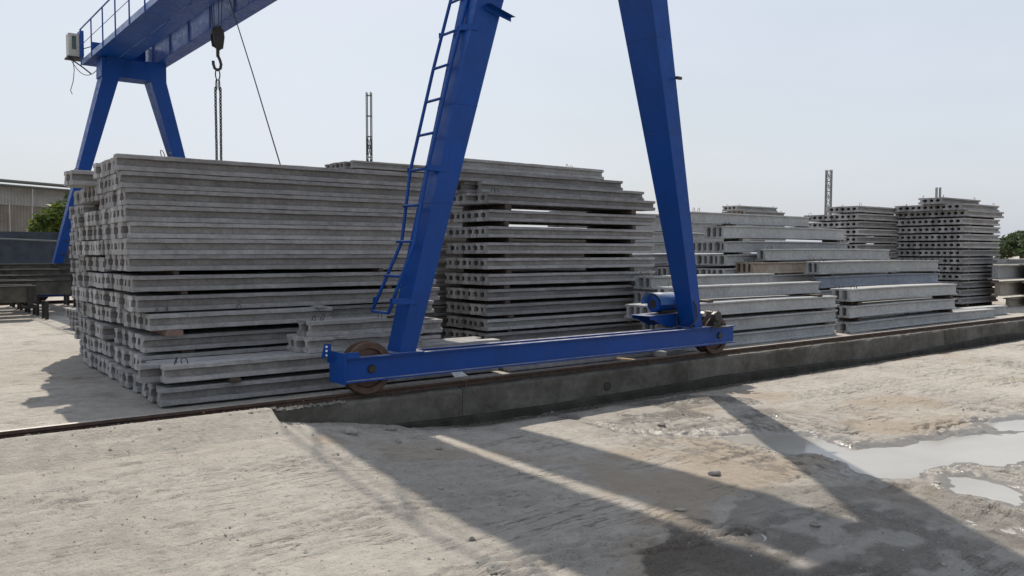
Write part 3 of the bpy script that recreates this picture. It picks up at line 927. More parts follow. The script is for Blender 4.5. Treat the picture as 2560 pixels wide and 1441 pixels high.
# --- tall stack far behind, only its top shows
for k in range(3):
    for j in range(8):
        stuff_parts.append((7.95 + random.uniform(-.06, .06) - 0.02 * j, 15.45 + j * 0.15 + (0.03 if k else 0), 3.325 - k * 0.165, 3.25))
for k in range(3, 18):
    for j in range(8):
        if j in (0, 7):
            stuff_parts.append((7.95 + random.uniform(-.06, .06), 15.45 + j * 0.15, 3.325 - k * 0.168, 3.25))
for k in range(9):
    for j in (0, 1, 5):
        stuff_parts.append((6.2 + random.uniform(-.06, .06), 10.15 + j * 0.15, 0.36 + k * 0.163, 3.25))
# --- pile of long planks behind the second stack, right
for k in range(12):
    for j in range(3):
        stuff_parts.append((11.1 + random.uniform(-.1, .1), 12.6 + j * 0.15, 0.36 + k * 0.176, 3.25))

# ================================================================== SHORT POSTS ON THE FAR RIGHT
def short_stack(y0, x0, rows, nm, group):
    for k, (z, n, dy, dx) in enumerate(rows):
        for j in range(n):
            o = post(x0 + dx + random.uniform(-.02, .02), y0 + dy + PW / 2 + j * 0.1465 + random.uniform(-.002, .004), z, POST_SHORT[(k * 3 + j) % 5], 'short_concrete_post', rz=random.uniform(-.002, .002))
            tag(o, 'short concrete post, %s from front, %s layer, %s' % (ordn(j + 1), ordn(k + 1), nm), 'short post', group)
            if k < 2 and j % 3 == 0:
                add_loops(o, [0.15, 1.8])
F2 = [(2.745, 4, 0.35, -0.30), (2.596, 11, 0.0, -0.10), (2.447, 12, -0.05, 0.05)] + [(2.26 - 0.186 * k, 12, 0.0, random.uniform(-.03, .03)) for k in range(11)]
short_stack(8.85, 20.2, F2, 'tall right stack', 'posts in the tall right stack')
F1 = [(2.552, 6, 0.0, 0.0)] + [(2.552 - .180 * k, n_k, 0.0, 0.0) for k, n_k in enumerate((10, 10, 8, 5, 4, 3, 3, 3, 3, 3, 3), 1)]
short_stack(10.45, 18.45, F1, 'shorter right stack', 'posts in the shorter right stack')
F3 = [(2.83, 4, 0.0, 0.0), (2.68, 6, -0.1, 0.25), (2.50, 6, -0.1, 0.25)]
short_stack(15.2, 20.2, F3, 'farthest stack above the beams', 'posts in the farthest stack')
for x, y, zz, lab in ((20.6, 8.85, 0, 'tall right stack'), (18.85, 10.45, 1, 'shorter right stack')):
    rows = F2[2:] if zz == 0 else F1
    for k in range(len(rows)):
        z1 = rows[k][0]; z0 = rows[k + 1][0] + PH if k + 1 < len(rows) else ZY
        for e, dx in (('left', 0.0), ('right', 1.25)):
            o = link('timber_spacer', sleeper_mesh(1.75 if zz == 0 else 0.45, .09, z1 - z0 - .001, 'timber', k + 50))
            o.location = (x + dx - 0.1, y + 0.01, z0 + .0005)
            tag(o, 'timber at %s end under %s level of %s' % (e, ordn(k + 1), lab), 'timber spacer', 'timbers in the far right stacks')
for k in range(12):
    for j in range(6):
        if j in (0, 5):
            stuff_parts.append((20.45, 15.15 + j * .146, 0.36 + k * 0.178, 1.95))

# ================================================================== DEEP BEAMS
def beam_prof(h, w):
    a = w / 2
    return [(a - .006, 0), (a, .006), (a, .022), (a * .42, .040), (a * .40, h - .034), (a, h - .022), (a, h - .005), (a - .005, h)]
_bm = {}
def beam(x, y, z, ln, h, w, mat, label, loops=(), rz=0.0, group=None, bow=0.0):
    key = (round(h, 3), round(w, 3), mat, round(bow, 3), random.randint(0, 2))
    if key not in _bm:
        _bm[key] = i_mesh('concrete_beam', beam_prof(h, w), 4.0, mat, 14, 300 + len(_bm), 0.0028, bow)
    o = link('concrete_beam', _bm[key])
    o.location = (x, y + w / 2, z); o.scale = (ln / 4.0, 1, 1); o.rotation_euler = (0, 0, rz)
    tag(o, label, 'concrete beam', group)
    add_loops(o, [l * 4.0 / ln for l in loops], h)
    return o
BH = 0.178
def beam_pile(name, y0, rows, group, w=0.118, mat='beam'):
    for k, rw in enumerate(rows):
        z, x0, ln, n = rw[:4]
        h = rw[4] if len(rw) > 4 else BH
        mt = rw[5] if len(rw) > 5 else mat
        yo = rw[6] if len(rw) > 6 else 0.0
        y = y0 + yo
        for j in range(n):
            beam(x0 + random.uniform(-.04, .03), y, z, ln, h, w, mt, 'pale concrete beam, %s from front, %s layer down, %s' % (ordn(j + 1), ordn(k + 1), name), (0.12, 0.22) if j in (0, 2) and k < 2 else (), R(0.3) + random.uniform(-.001, .001), group, 0.012 if ln > 3.6 else 0.0)
            y += w + (0.0 if random.random() < .7 else 0.02) + 0.002
beam_pile('pile right of crane leg', 7.10, [(0.965, 8.35, 3.6, 2, .178, 'beam', .28), (0.748, 7.85, 4.15, 5), (0.530, 8.6, 3.4, 5), (0.322, 8.6, 3.4, 5, .17)], 'beams right of the crane leg')
beam_pile('pile by the rail, far right', 7.08, [(0.822, 12.35, 3.68, 3, .20), (0.562, 12.33, 3.68, 3, .188), (0.322, 12.3, 5.35, 2, .17)], 'beams by the rail on the right')
beam_pile('pair lying past the rail pile', 7.30, [(0.322, 14.5, 4.3, 2, .178, 'beam')], 'beams past the rail pile')
beam_pile('pile behind the rail pile', 8.00, [(1.225, 12.95, 4.35, 3, .22), (0.985, 12.95, 4.35, 1, .20, 'beam_shaded'), (0.76, 12.9, 4.3, 3, .19), (0.54, 12.9, 4.3, 3, .19), (0.322, 12.9, 4.3, 3, .19)], 'beams behind the rail pile')
beam_pile('pile behind crane leg', 8.20, [(1.07, 8.95, 2.95, 3, .185), (0.85, 8.95, 2.95, 3, .185), (0.62, 9.1, 2.95, 3, .18), (0.40, 9.1, 2.95, 3, .18)], 'beams behind the crane leg')
beam_pile('weathered pile in the middle', 8.62, [(1.46, 12.29, 4.2, 2, .20), (1.235, 11.95, 3.2, 4, .20, 'beam_warm'), (1.01, 12.4, 4.0, 3, .20), (.78, 12.4, 4.0, 3, .20), (.55, 12.4, 4.0, 3, .20), (.325, 12.4, 4.0, 3, .20)], 'beams in the middle pile')
beam_pile('big pile behind', 9.02, [(2.095, 10.92, 3.48, 1, .19, 'beam', .12), (1.845, 11.66, 3.82, 4, .215), (1.605, 11.72, 3.9, 7, .19), (1.375, 11.74, 3.9, 11, .19), (1.135, 11.7, 3.9, 13, .19), (.88, 11.7, 3.9, 3, .19), (.62, 11.7, 3.9, 3, .19), (.36, 11.7, 3.9, 3, .19)], 'beams in the big pile behind')
beam_pile('rear pile, behind the big one', 10.75, [(1.99 - .205 * k, 10.9, 3.9, 2, .19) for k in range(9)], 'beams in the rear pile')
def bearer(x, y, z0, z1, ln, lab):
    o = link('timber_spacer', sleeper_mesh(ln, .10, z1 - z0 - .002, 'timber', int(x * 31 + z0 * 100)))
    o.location = (x, y, z0 + .001)
    tag(o, lab, 'timber spacer', 'bearers between the beams')
for pn, y, rows in (('pile right of crane leg', 7.12, [(.926, .965, 8.9, 11.5), (.708, .748, 8.3, 11.6), (.492, .530, 9.0, 11.7)]),
                    ('pile by the rail', 7.10, [(.75, .822, 12.6, 15.75), (.492, .562, 12.6, 15.75)]),
                    ('pile behind the rail pile', 8.0, [(1.185, 1.225, 13.3, 17.0), (.95, .985, 13.3, 17.0), (.73, .76, 13.3, 17.0)]),
                    ('middle pile', 8.64, [(1.435, 1.46, 12.7, 16.0), (1.21, 1.235, 12.7, 15.0), (.98, 1.01, 12.9, 16.0)]),
                    ('big pile behind', 9.04, [(2.06, 2.095, 11.9, 14.1), (1.795, 1.845, 12.1, 15.2), (1.565, 1.605, 12.1, 15.3), (1.325, 1.375, 12.1, 15.3), (1.07, 1.135, 12.1, 15.2)])):
    for k, (z0, z1, xa, xb) in enumerate(rows):
        bearer(xa, y, z0, z1, 0.33 if 'leg' not in pn else .6, 'timber at left end under %s layer of beams, %s' % (ordn(k + 1), pn))
        bearer(xb, y, z0, z1, 0.33 if 'leg' not in pn else .6, 'timber at right end under %s layer of beams, %s' % (ordn(k + 1), pn))
# wide beams at the right edge of the picture
for k, (x, y, z, h, w, ln, mt) in enumerate([(21.5, 8.30, .32, .20, .20, 4, 'beam_warm'), (22.1, 7.95, .32, .20, .20, 4, 'beam_warm'), (23.6, 7.60, .32, .20, .20, 4, 'beam_warm'), (21.2, 8.36, .575, .33, .30, 4, 'beam_warm'), (21.9, 7.95, .575, .33, .30, 4, 'beam_warm'), (23.4, 7.55, .575, .33, .30, 4, 'beam_warm'),
                                             (21.1, 8.36, .965, .33, .34, 4.4, 'beam'), (22.0, 7.90, .965, .33, .34, 4.4, 'beam'), (23.6, 7.45, .965, .33, .34, 4.4, 'beam'), (21.1, 8.2, 1.32, .13, .40, 6, 'beam'), (24.5, 8.4, 1.47, .15, .3, 6, 'beam'), (25.6, 8.1, 1.47, .19, .12, 6, 'beam'), (25.6, 8.0, 1.47, .19, .12, 6, 'beam'), (25.6, 7.88, 1.47, .19, .12, 6, 'beam'), (25.6, 7.76, 1.47, .19, .12, 6, 'beam')]):
    beam(x, y, z, ln, h, w, mt, 'wide concrete girder at the right edge, %s counted from the ground up' % ordn(k + 1), (), 0.0, 'wide girders at the right edge')

# join the tiny far posts
mb = MB()
base = POST_PROF + [(-y, z) for y, z in POST_PROF[::-1]]
q = len(base)
for (x, y, z, ln) in stuff_parts:
    vs = [(x + random.uniform(0, .006), y + a, z + c) for a, c in base] + [(x + ln, y + a, z + c) for a, c in base]
    fs = [(j, (j + 1) % q, q + (j + 1) % q, q + j) for j in range(q)]
    for s0 in (0, q):
        for j in range(q // 2 - 1):
            fs.append((s0 + j, s0 + j + 1, s0 + q - 2 - j, s0 + q - 1 - j))
    mb.add(vs, fs)
o = mb.build('concrete_posts_beyond', 'post')
o['kind'] = 'stuff'
tag(o, 'mass of grey concrete posts stacked behind the nearer stacks', 'concrete posts')

# ================================================================== GANTRY CRANE
CX = 5.86
crane = empty('gantry_crane', (0, 0, 0))
tag(crane, 'tall blue steel gantry crane straddling the stacks of concrete posts', 'gantry crane')
SZ0, SZ1 = 0.492, 0.705
def i_beam_x(x0, x1, yc, z0, z1, fw, side):
    """rolled I-beam along X"""
    t = 0.012; wt = 0.009
    prof = [(-fw / 2, z0), (fw / 2, z0), (fw / 2, z0 + t), (wt / 2, z0 + t + .006), (wt / 2, z1 - t - .006), (fw / 2, z1 - t), (fw / 2, z1), (-fw / 2, z1), (-fw / 2, z1 - t), (-wt / 2, z1 - t - .006), (-wt / 2, z0 + t + .006), (-fw / 2, z0 + t)]
    return MB().prism([(yc + a, b) for a, b in prof], 'x', x0, x1)
def wheel(parent, x, y, z, geared=False):
    prof = [(0.035, -0.075), (0.075, -0.075), (0.085, -0.035), (0.165, -0.030), (0.175, -0.055), (0.222, -0.060), (0.232, -0.050), (0.232, -0.040), (0.200, -0.032), (0.198, 0.032), (0.232, 0.040), (0.232, 0.050), (0.222, 0.060), (0.175, 0.055), (0.165, 0.030), (0.085, 0.035), (0.075, 0.075), (0.035, 0.075)]
    o = MB().lathe(prof, (0, 0, 0), 'y', 56).build('wheel', 'rust' if not geared else 'rust_dark', parent, True)
    o.location = (x, y, z)
    md = o.modifiers.new('edge', 'EDGE_SPLIT'); md.split_angle = R(35)
    # lightening holes in the wheel: flat dark discs, their shade put into the colour
    for k in range(4):
        a = k * math.pi / 2 + 0.9
        dark_disc = MB().lathe([(0.0, -0.034), (0.026, -0.034), (0.030, -0.028)], (0, 0, 0), 'y', 16).build('wheel_hole', 'black_steel', o)
        dark_disc.location = (0.125 * math.cos(a), 0, 0.125 * math.sin(a))
    return o
def sill(yc, near):
    nm = empty('end_carriage'); nm.parent = crane
    f, bk = yc - 0.10, yc + 0.10
    for y in (f, bk):
        i_beam_x(3.20, 8.47, y, SZ0, SZ1, 0.074, 1).build('sill_beam', 'blue', nm)
    dp = MB()
    for x in np.arange(3.95, 7.7, 0.42):
        dp.box(x, x + .008, f + .045, bk - .045, SZ0 + 0.03, SZ1 - 0.012)
    dp.build('diaphragm', 'blue', nm)
    # end plates
    MB().box(3.188, 3.198, f - .05, bk + .055, SZ0 - .012, SZ1 + .045).build('end_plate', 'blue', nm)
    MB().box(3.20, 3.32, f - .052, f - .044, SZ1 + .001, SZ1 + .05).build('stop_plate', 'blue', nm)
    bu = MB().prism([(3.115, SZ1 + .11), (3.175, SZ1 + .11), (3.175, SZ1 - .055), (3.142, SZ1 - .055), (3.142, SZ1 + .01), (3.085, SZ1 - .015)], 'y', bk - .012, bk + .0)
    bu.build('buffer_bracket', 'blue', nm)
    for z in (SZ1 + .085, SZ1 + .05, SZ1 + .012):
        MB().lathe([(0, -0.003), (.010, -0.003), (.010, .003)], (3.13, bk - .013, z), 'y', 10).build('bolt_hole', 'white', nm)
    wheel(nm, 3.46, yc, RT + .203)
    wheel(nm, 8.20, yc, RT + .203, True)
    for x in (3.46, 8.20):
        MB().lathe([(0, -.016), (.034, -.016), (.038, -.010), (.038, .21)], (x, f - .008, RT + .203), 'y', 20).build('axle', 'black_steel', nm)
    return nm
sill(6.53, True)
sill(23.7, False)
def leg(name, ob, ot, side):
    """ob/ot: (x outer, x inner, y front outer, y front inner, y back outer, y back inner) bottom and top"""
    def ring(d, z):
        xo, xi, yfo, yfi, ybo, ybi = d
        if side < 0:
            return [(xo, yfo, z), (xi, yfi, z), (xi, ybi, z), (xo, ybo, z)]
        return [(xi, yfi, z), (xo, yfo, z), (xo, ybo, z), (xi, ybi, z)]
    mb = MB()
    n = 6; rings = []
    for k in range(n + 1):
        t = k / n
        rings.append(ring([a + (b - a) * t for a, b in zip(ob, ot)], 0.715 + (6.62 - 0.715) * t))
    vs = [p for rg in rings for p in rg]; fs = []
    for k in range(n):
        for j in range(4):
            fs.append((k * 4 + j, k * 4 + (j + 1) % 4, (k + 1) * 4 + (j + 1) % 4, (k + 1) * 4 + j))
    fs += [(3, 2, 1, 0), tuple(n * 4 + j for j in range(4))]
    mb.add(vs, fs)
    o = mb.build('leg', 'blue', crane)
    # weld seams across the faces
    for z in (2.05, 2.95, 3.95):
        t = (z - .715) / (6.62 - .715)
        rg = ring([a + (b - a) * t for a, b in zip(ob, ot)], z)
        c = sum((Vector(p) for p in rg), Vector()) / 4
        pts = [c + (Vector(p) - c) * 1.004 for p in rg]
        MB().tube(pts + [pts[0]], 0.0035, 5).build('weld_seam', 'blue', o)
    fp = MB().box(ob[0] - .09 if side < 0 else ob[1] - .07, ob[1] + .07 if side < 0 else ob[0] + .09, 6.53 - .145 if ob[2] < 10 else 23.54, 6.53 + .145 if ob[2] < 10 else 23.86, .7055, .7145)
    fp.build('foot_plate', 'blue', o)
    return o
# slopes carried on to the girder level (z 6.62)
def T(b, s):
    return [a + k * (6.62 - .715) for a, k in zip(b, s)]
lb = [3.735, 3.905, 6.42, 6.42, 6.64, 6.64]
legL = leg('leg', lb, T(lb, [.236, .276, -.045, -.040, -.02, .024]), -1)
rb = [7.875, 7.735, 6.42, 6.42, 6.64, 6.64]
legR = leg('leg', rb, T(rb, [-.235, -.268, -.047, -.047, .024, .024]), 1)
for d, sd in ((-1, -1), (1, 1)):
    b_ = [CX - .11 + d * 2.12, CX - .11 + d * 1.93, 23.58, 23.58, 23.82, 23.82]
    leg('leg', b_, T(b_, [-d * .2477, -d * .286, -.035, -.035, .035, .035]), sd)
# junction boxes joining each pair of legs under the girders
for yc, x0, x1 in ((6.50, 5.05, 6.58), (23.7, 4.94, 6.53)):
    j = MB().prism([(x0 + .02, 6.60), (x0 - .0, 6.12), (x0 + .36, 6.13), (x1 - .40, 6.13), (x1 + .0, 6.12), (x1 - .0, 6.60)], 'y', yc - .31, yc + .31)
    j.build('cross_box', 'blue', crane)
# girders
GY0, GY1 = 4.4, 24.6
def girder(x0, x1, label):
    g_ = empty('girder'); g_.parent = crane
    xc0, xc1 = x0 + .045, x1 - .045
    MB().box(x0, x1, GY0, GY1, 6.60, 6.616).build('bottom_flange', 'blue', g_)
    MB().box(xc0, xc1, GY0, GY1, 6.6165, 7.30).build('web_box', 'blue_sheen', g_)
    MB().box(x0 - (.24 if label == 'B' else 0), x1, GY0, GY1, 7.3005, 7.318).build('top_flange', 'blue', g_)  # B widened inward, unseen, to narrow the lit gap between the girder shadows
    MB().box((x0 + x1) / 2 - .03, (x0 + x1) / 2 + .03, GY0, GY1, 7.3185, 7.37).build('trolley_rail', 'rust_dark', g_)
    for k in range(13):
        y = GY0 + .8 + k * 1.55
        MB().box(x0 + .004, x1 - .004, y, y + .006, 6.617, 7.30).build('stiffener', 'blue_sheen', g_)
    return g_
girder(5.36, 5.69, 'A')
girder(6.28, 6.63, 'B')
for y in (GY0 + .1, GY1 - .2):
    MB().box(5.695, 6.275, y, y + .1, 6.7, 7.2).build('end_tie', 'blue', crane)
wk = empty('walkway'); wk.parent = crane
MB().box(4.765, 5.355, GY0, GY1 + .3, 6.62, 6.626).build('deck_plate', 'blue', wk)
MB().box(4.756, 4.764, GY0, GY1 + .3, 6.60, 6.74).build('toe_board', 'blue_sheen', wk)
MB().tube([(4.75, GY0, 7.55), (4.75, GY1 + .3, 7.55)], .018, 8).build('handrail', 'blue', wk)
MB().tube([(4.75, GY0, 7.12), (4.75, GY1 + .3, 7.12)], .008, 6).build('mid_rail', 'blue', wk)
pm = MB().tube([(0, 0, 6.60), (0, 0, 7.55)], .017, 8).mesh('railing_post', 'blue')
for k in range(17):
    o = link('railing_post', pm, wk); o.location = (4.752, GY0 + .1 + k * 1.27, 0)
# electrical cabinet at the far end
cab = empty('control_cabinet'); cab.parent = crane
MB().box(4.50, 4.76, 25.05, 25.40, 6.86, 7.47).build('cabinet_body', 'cab', cab)
MB().box(4.58, 4.68, 25.04, 25.049, 7.05, 7.40).build('cabinet_window', 'glass', cab)
MB().box(4.765, 4.86, 25.0, 25.38, 6.88, 7.56).build('cabinet_back', 'blue', cab)
MB().box(4.46, 4.95, 25.0, 25.45, 6.815, 6.855).build('cabinet_shelf', 'black_steel', cab)
MB().tube([(4.50, 25.1, 6.82), (4.80, 25.0, 6.60), (5.0, 24.9, 6.42)], .02, 6).build('shelf_strut', 'black_steel', cab)
MB().tube([(4.86, 25.1, 7.1), (5.0, 24.6, 7.1)], .012, 6).build('cabinet_tie', 'blue', cab)
MB().box(4.98, 5.2, 24.55, 24.62, 6.75, 7.2).build('side_plate', 'blue', cab)
def sag(a, b_, s, n=10):
    a = Vector(a); b_ = Vector(b_)
    return [a.lerp(b_, k / n) - Vector((0, 0, s * 4 * (k / n) * (1 - k / n))) for k in range(n + 1)]
MB().tube(sag((4.56, 25.2, 6.82), (5.05, 24.0, 6.5), .35), .010, 5).build('loose_cable', 'cable', cab)
MB().tube([(4.6, 25.1, 6.82), (4.63, 25.1, 6.5), (4.60, 25.1, 6.2), (4.53, 25.1, 5.95), (4.57, 25.1, 5.85)], .010, 5).build('loose_cable', 'cable', cab)
# ladder on the far leg, seen edge on: rungs
fr = MB()
for k in range(14):
    z = 1.2 + k * .35
    x = CX - 2.14 + .267 * (z - .715)
    fr.tube([(x - .03, 23.53, z), (x + .10, 23.50, z)], .010, 5)
fr.build('far_ladder', 'black_steel', crane)

# ladder on the near left leg
lad = empty('ladder'); lad.parent = crane
path = [(3.635, 1.07), (3.90, 1.70), (4.045, 2.36), (4.30, 3.32), (4.50, 4.0), (5.08, 6.1)]
for y in (6.43, 6.735):
    pts = [(x if not (y > 6.5 and abs(z - 1.70) < .01) else x + .05, y, z) for x, z in path]
    MB().tube(pts, .0165, 8).build('stringer', 'blue', lad, True)
def lx(z):
    for (xa, za), (xb, zb) in zip(path, path[1:]):
        if za <= z <= zb:
            return xa + (xb - xa) * (z - za) / (zb - za)
    return path[-1][0]
for z in (1.07, 1.39, 1.70, 2.03, 2.36, 2.69, 3.01, 3.33, 3.66, 3.98, 4.3, 4.63, 4.96, 5.3, 5.6, 5.95):
    MB().tube([(lx(z), 6.43, z), (lx(z), 6.735, z)], .0135, 8).build('rung', 'blue', lad, True)
for z in (1.17, 2.36, 3.66, 4.9):
    x = lx(z)
    t = (z - .715) / (6.62 - .715)
    xo = lb[0] + .236 * (z - .715); yf = lb[2] - .045 * (z - .715)
    br = MB()
    br.add([(x - .02, 6.405, z - .02), (x - .02, 6.405, z + .03), (xo + .0, yf - .006, z + .02), (xo + .0, yf - .006, z - .03), (xo + .07, yf - .006, z + .012), (xo + .07, yf - .006, z - .03)], [(0, 1, 2, 3), (3, 2, 4, 5)])
    br.add([(x - .02, 6.412, z - .02), (x - .02, 6.412, z + .03), (xo + .0, yf - .002, z + .02), (xo + .0, yf - .002, z - .03), (xo + .07, yf - .002, z + .012), (xo + .07, yf - .002, z - .03)], [(0, 1, 2, 3), (3, 2, 4, 5)])
    br.box(x - .02, xo + .03, 6.44, 6.448, z - .025, z + .025)
    br.box(x - .02, x + .02, 6.75, 6.758, z - .025, z + .025)
    br.build('ladder_bracket', 'blue', lad)
# steel angle on the left leg front
z = 3.66
MB().add([(4.57, 6.27, 3.88), (4.86, 6.255, 3.80), (4.86, 6.18, 3.79), (4.57, 6.19, 3.87), (4.57, 6.27, 3.83), (4.86, 6.255, 3.76)], [(0, 1, 2, 3), (0, 4, 5, 1)]).build('stop_angle', 'blue', legL)
MB().box(7.16, 7.24, 6.22, 6.25, 3.52, 3.55).build('cable_bracket', 'black_steel', legR)
# drive on the right leg
dv = empty('travel_drive'); dv.parent = crane
MB().prism([(7.27, .845), (8.05, .865), (8.05, .72), (7.55, .715), (7.44, .76), (7.35, .80), (7.27, .815)], 'y', 6.70, 6.712).build('side_bracket', 'blue', dv)
MB().prism([(7.27, .845), (8.05, .865), (8.05, .72), (7.55, .715), (7.44, .76), (7.35, .80), (7.27, .815)], 'y', 6.98, 6.992).build('side_bracket', 'blue', dv)
MB().add([(7.25, 6.69, .848), (8.06, 6.69, .868), (8.06, 7.0, .868), (7.25, 7.0, .848), (7.25, 6.69, .856), (8.06, 6.69, .876), (8.06, 7.0, .876), (7.25, 7.0, .856)], [(0, 3, 2, 1), (4, 5, 6, 7), (0, 1, 5, 4), (1, 2, 6, 5), (2, 3, 7, 6), (3, 0, 4, 7)]).build('motor_base', 'blue', dv)
mo = MB().lathe([(0, 0), (.085, 0), (.10, .012), (.10, .40), (0, .40)], (0, 0, 0), 'x', 32).build('motor', 'blue', dv, True)
mo.location = (7.47, 6.845, .985); mo.modifiers.new('e', 'EDGE_SPLIT').split_angle = R(40)
MB().lathe([(0, -.003), (.055, -.003), (.055, .002)], (7.47, 6.845, .985), 'x', 24).build('fan_disc', 'black_steel', dv)
cv = MB(); vs = []; fs = []
for k in range(15):
    a = R(-5 + 190 * k / 14)
    for x in (7.44, 7.95):
        for r_ in (.128, .124):
            vs.append((x, 6.845 + r_ * math.cos(a) * 1.25, .99 + r_ * math.sin(a)))
for k in range(14):
    o_ = k * 4; p_ = o_ + 4
    fs += [(o_, p_, p_ + 2, o_ + 2), (o_ + 1, o_ + 3, p_ + 3, p_ + 1), (o_, o_ + 1, p_ + 1, p_), (o_ + 2, p_ + 2, p_ + 3, o_ + 3)]
cv.add(vs, fs).build('motor_cover', 'blue_light', dv, True)
MB().box(7.55, 7.85, 6.77, 6.92, .876, .905).build('motor_foot', 'black_steel', dv)
# gear wheel with teeth, pinion and bearing housing
gear = MB(); vs = []; nT = 84
for side_ in (0, .05):
    for k in range(nT):
        r_ = .262 if (k % 2) else .246
        a = 2 * math.pi * k / nT
        vs.append((r_ * math.cos(a), side_, r_ * math.sin(a)))
gear.add(vs, [(k, (k + 1) % nT, nT + (k + 1) % nT, nT + k) for k in range(nT)] + [tuple(range(nT - 1, -1, -1)), tuple(range(nT, 2 * nT))])
go = gear.build('gear_wheel', 'black_steel', dv); go.location = (8.20, 6.60, RT + .235)
MB().tube([(7.95, 6.45, .86), (7.95, 7.0, .86)], .03, 10).build('drive_shaft', 'rail_top', dv)
ph = MB().prism([(8.02, .712), (8.16, .712), (8.15, .80), (8.135, .86), (8.09, .89), (8.045, .86), (8.03, .80)], 'y', 6.37, 6.43)
ph.build('bearing_housing', 'black_steel', dv)
MB().lathe([(0, -.012), (.05, -.012), (.066, -.006), (.066, .012)], (8.09, 6.365, .832), 'y', 24).build('pinion_cap', 'black_steel', dv)
MB().box(7.98, 8.22, 6.27, 6.44, .7055, .7145).build('housing_plate', 'black_steel', dv)
MB().tube([(7.62, 6.70, 1.15), (7.66, 6.42, 1.08), (7.72, 6.39, .98), (7.74, 6.39, .86), (7.70, 6.40, .77), (7.63, 6.42, .72)], .009, 6).build('motor_cable', 'cable', dv, True)
MB().tube([(7.72, 6.69, .95), (7.70, 6.66, .86), (7.62, 6.60, .76), (7.60, 6.55, .72)], .008, 6).build('motor_cable', 'cable', dv, True)
# hoist trolley on the girders (above the picture), ropes and hook block
tr = empty('hoist_trolley', (0, 0, 0))
tag(tr, 'hoist trolley riding on top of the blue crane girders', 'hoist')
MB().box(5.40, 6.60, 17.2, 18.4, 7.372, 7.50).build('trolley_frame', 'blue', tr)
MB().lathe([(0, 0), (.2, 0), (.2, .9), (0, .9)], (5.55, 17.8, 7.72), 'x', 24).build('rope_drum', 'black_steel', tr)
HX, HY = 5.98, 17.72
for dx, dy in ((-.10, .0), (-.04, .06), (.03, -.03), (.10, .0)):
    MB().tube([(HX + dx * 1.5, HY + dy, 7.55), (HX + dx * .8, HY + dy, 6.22)], .008, 6).build('wire_rope', 'cable', tr)
hb = empty('hook_block', (HX, HY, 0))
tag(hb, 'black pulley block with crane hook hanging from the girders', 'crane hook')
for sy in (-.10, .06):
    MB().prism([(-.06, 6.28), (.03, 6.33), (.11, 6.22), (.125, 6.10), (.09, 5.86), (.05, 5.84), (-.02, 5.90), (-.08, 5.92), (-.115, 6.12)], 'y', sy, sy + .035).build('cheek_plate', 'black_steel', hb)
MB().lathe([(.02, -.05), (.10, -.05), (.09, 0), (.10, .05), (.02, .05)], (0, 0, 6.22), 'y', 28).build('sheave', 'black_steel', hb)
MB().lathe([(0, 5.70), (.035, 5.70), (.035, 5.92), (0, 5.92)], (0.01, 0, 0), 'z', 14).build('shank', 'black_steel', hb)
hk = [(0.01, 0, 5.72), (.05, 0, 5.64), (.075, 0, 5.55), (.06, 0, 5.46), (.0, 0, 5.42), (-.06, 0, 5.45), (-.085, 0, 5.53), (-.09, 0, 5.60)]
MB().tube(hk, .030, 10).build('hook', 'black_steel', hb, True)
def link_ring(c, rx, rz, r_, ang):
    pts = []
    for k in range(13):
        a = 2 * math.pi * k / 12
        u = rx * math.cos(a); w_ = rz * math.sin(a)
        pts.append((c[0] + u * math.cos(ang), c[1] + u * math.sin(ang), c[2] + w_))
    return pts
sl = empty('chain_sling', (0, 0, 0))
tag(sl, 'steel chain sling hanging from the crane hook above left stack', 'chain')
MB().tube(link_ring((HX, HY, 5.33), .055, .12, .013, .3), .013, 6).build('master_link', 'chain', sl, True)
for s_ in (-1, 1):
    MB().tube(link_ring((HX + s_ * .03, HY, 5.11), .028, .11, .011, .8), .011, 6).build('coupling_link', 'chain', sl, True)
for s_, (dx, dy, zb) in enumerate(((-.045, .02, 1.9), (.045, -.02, 2.4))):
    ch = MB(); z = 5.02; k = 0
    while z > zb:
        t = (5.02 - z) / 3.0
        ch.tube(link_ring((HX + dx * (1 - .25 * t) + random.uniform(-.002, .002), HY + dy, z),   .021, .046, .006, (k % 2) * math.pi / 2 + .5), .0125, 5, False)
        z -= .066; k += 1
    ch.build('chain', 'chain', sl)
# power cable slanting down behind the left stack
pc = MB().tube([(5.92, 17.0, 6.95), (5.55, 14.6, 4.76), (5.22, 12.6, 2.94), (5.0, 11.2, 1.67)], .011, 6)
CAB = pc

# ================================================================== BACKGROUND
# lattice masts
def lattice(name, x, y, w, z0, z1, step, mat, label, lean=0.0, r=0.02):
    t = empty(name, (x, y, 0), 0.785 if lean == 0 else .3)
    for sx in (-1, 1):
        for sy in (-1, 1):
            MB().tube([(sx * w, sy * w, z0), (sx * w + lean * (z1 - z0), sy * w, z1)], r * 1.3, 5).build('corner_leg', mat, t)
    n = int((z1 - z0) / step)
    for k in range(n):
        za = z0 + k * step; zb = za + step
        oa, ob_ = lean * (za - z0), lean * (zb - z0)
        mb = MB()
        c = [(-w, -w), (w, -w), (w, w), (-w, w)]
        for j in range(4):
            p, q_ = c[j], c[(j + 1) % 4]
            mb.tube([(p[0] + ob_, p[1], zb), (q_[0] + ob_, q_[1], zb)], r, 4)
            if za < z1 - 1.9 * (z1 > 8) - .5:
                mb.tube([(p[0] + oa, p[1], za), (q_[0] + ob_, q_[1], zb)], r * .8, 4)
                mb.tube([(q_[0] + oa, q_[1], za), (p[0] + ob_, p[1], zb)], r * .8, 4)
        mb.build('bracing', mat, t)
    return tag(t, label, 'lattice mast')
lattice('lattice_mast', 19.35, 36.0, .105, .3, 9.27, .98, 'tower', 'thin dark lattice mast rising behind the left stack', r=.019)
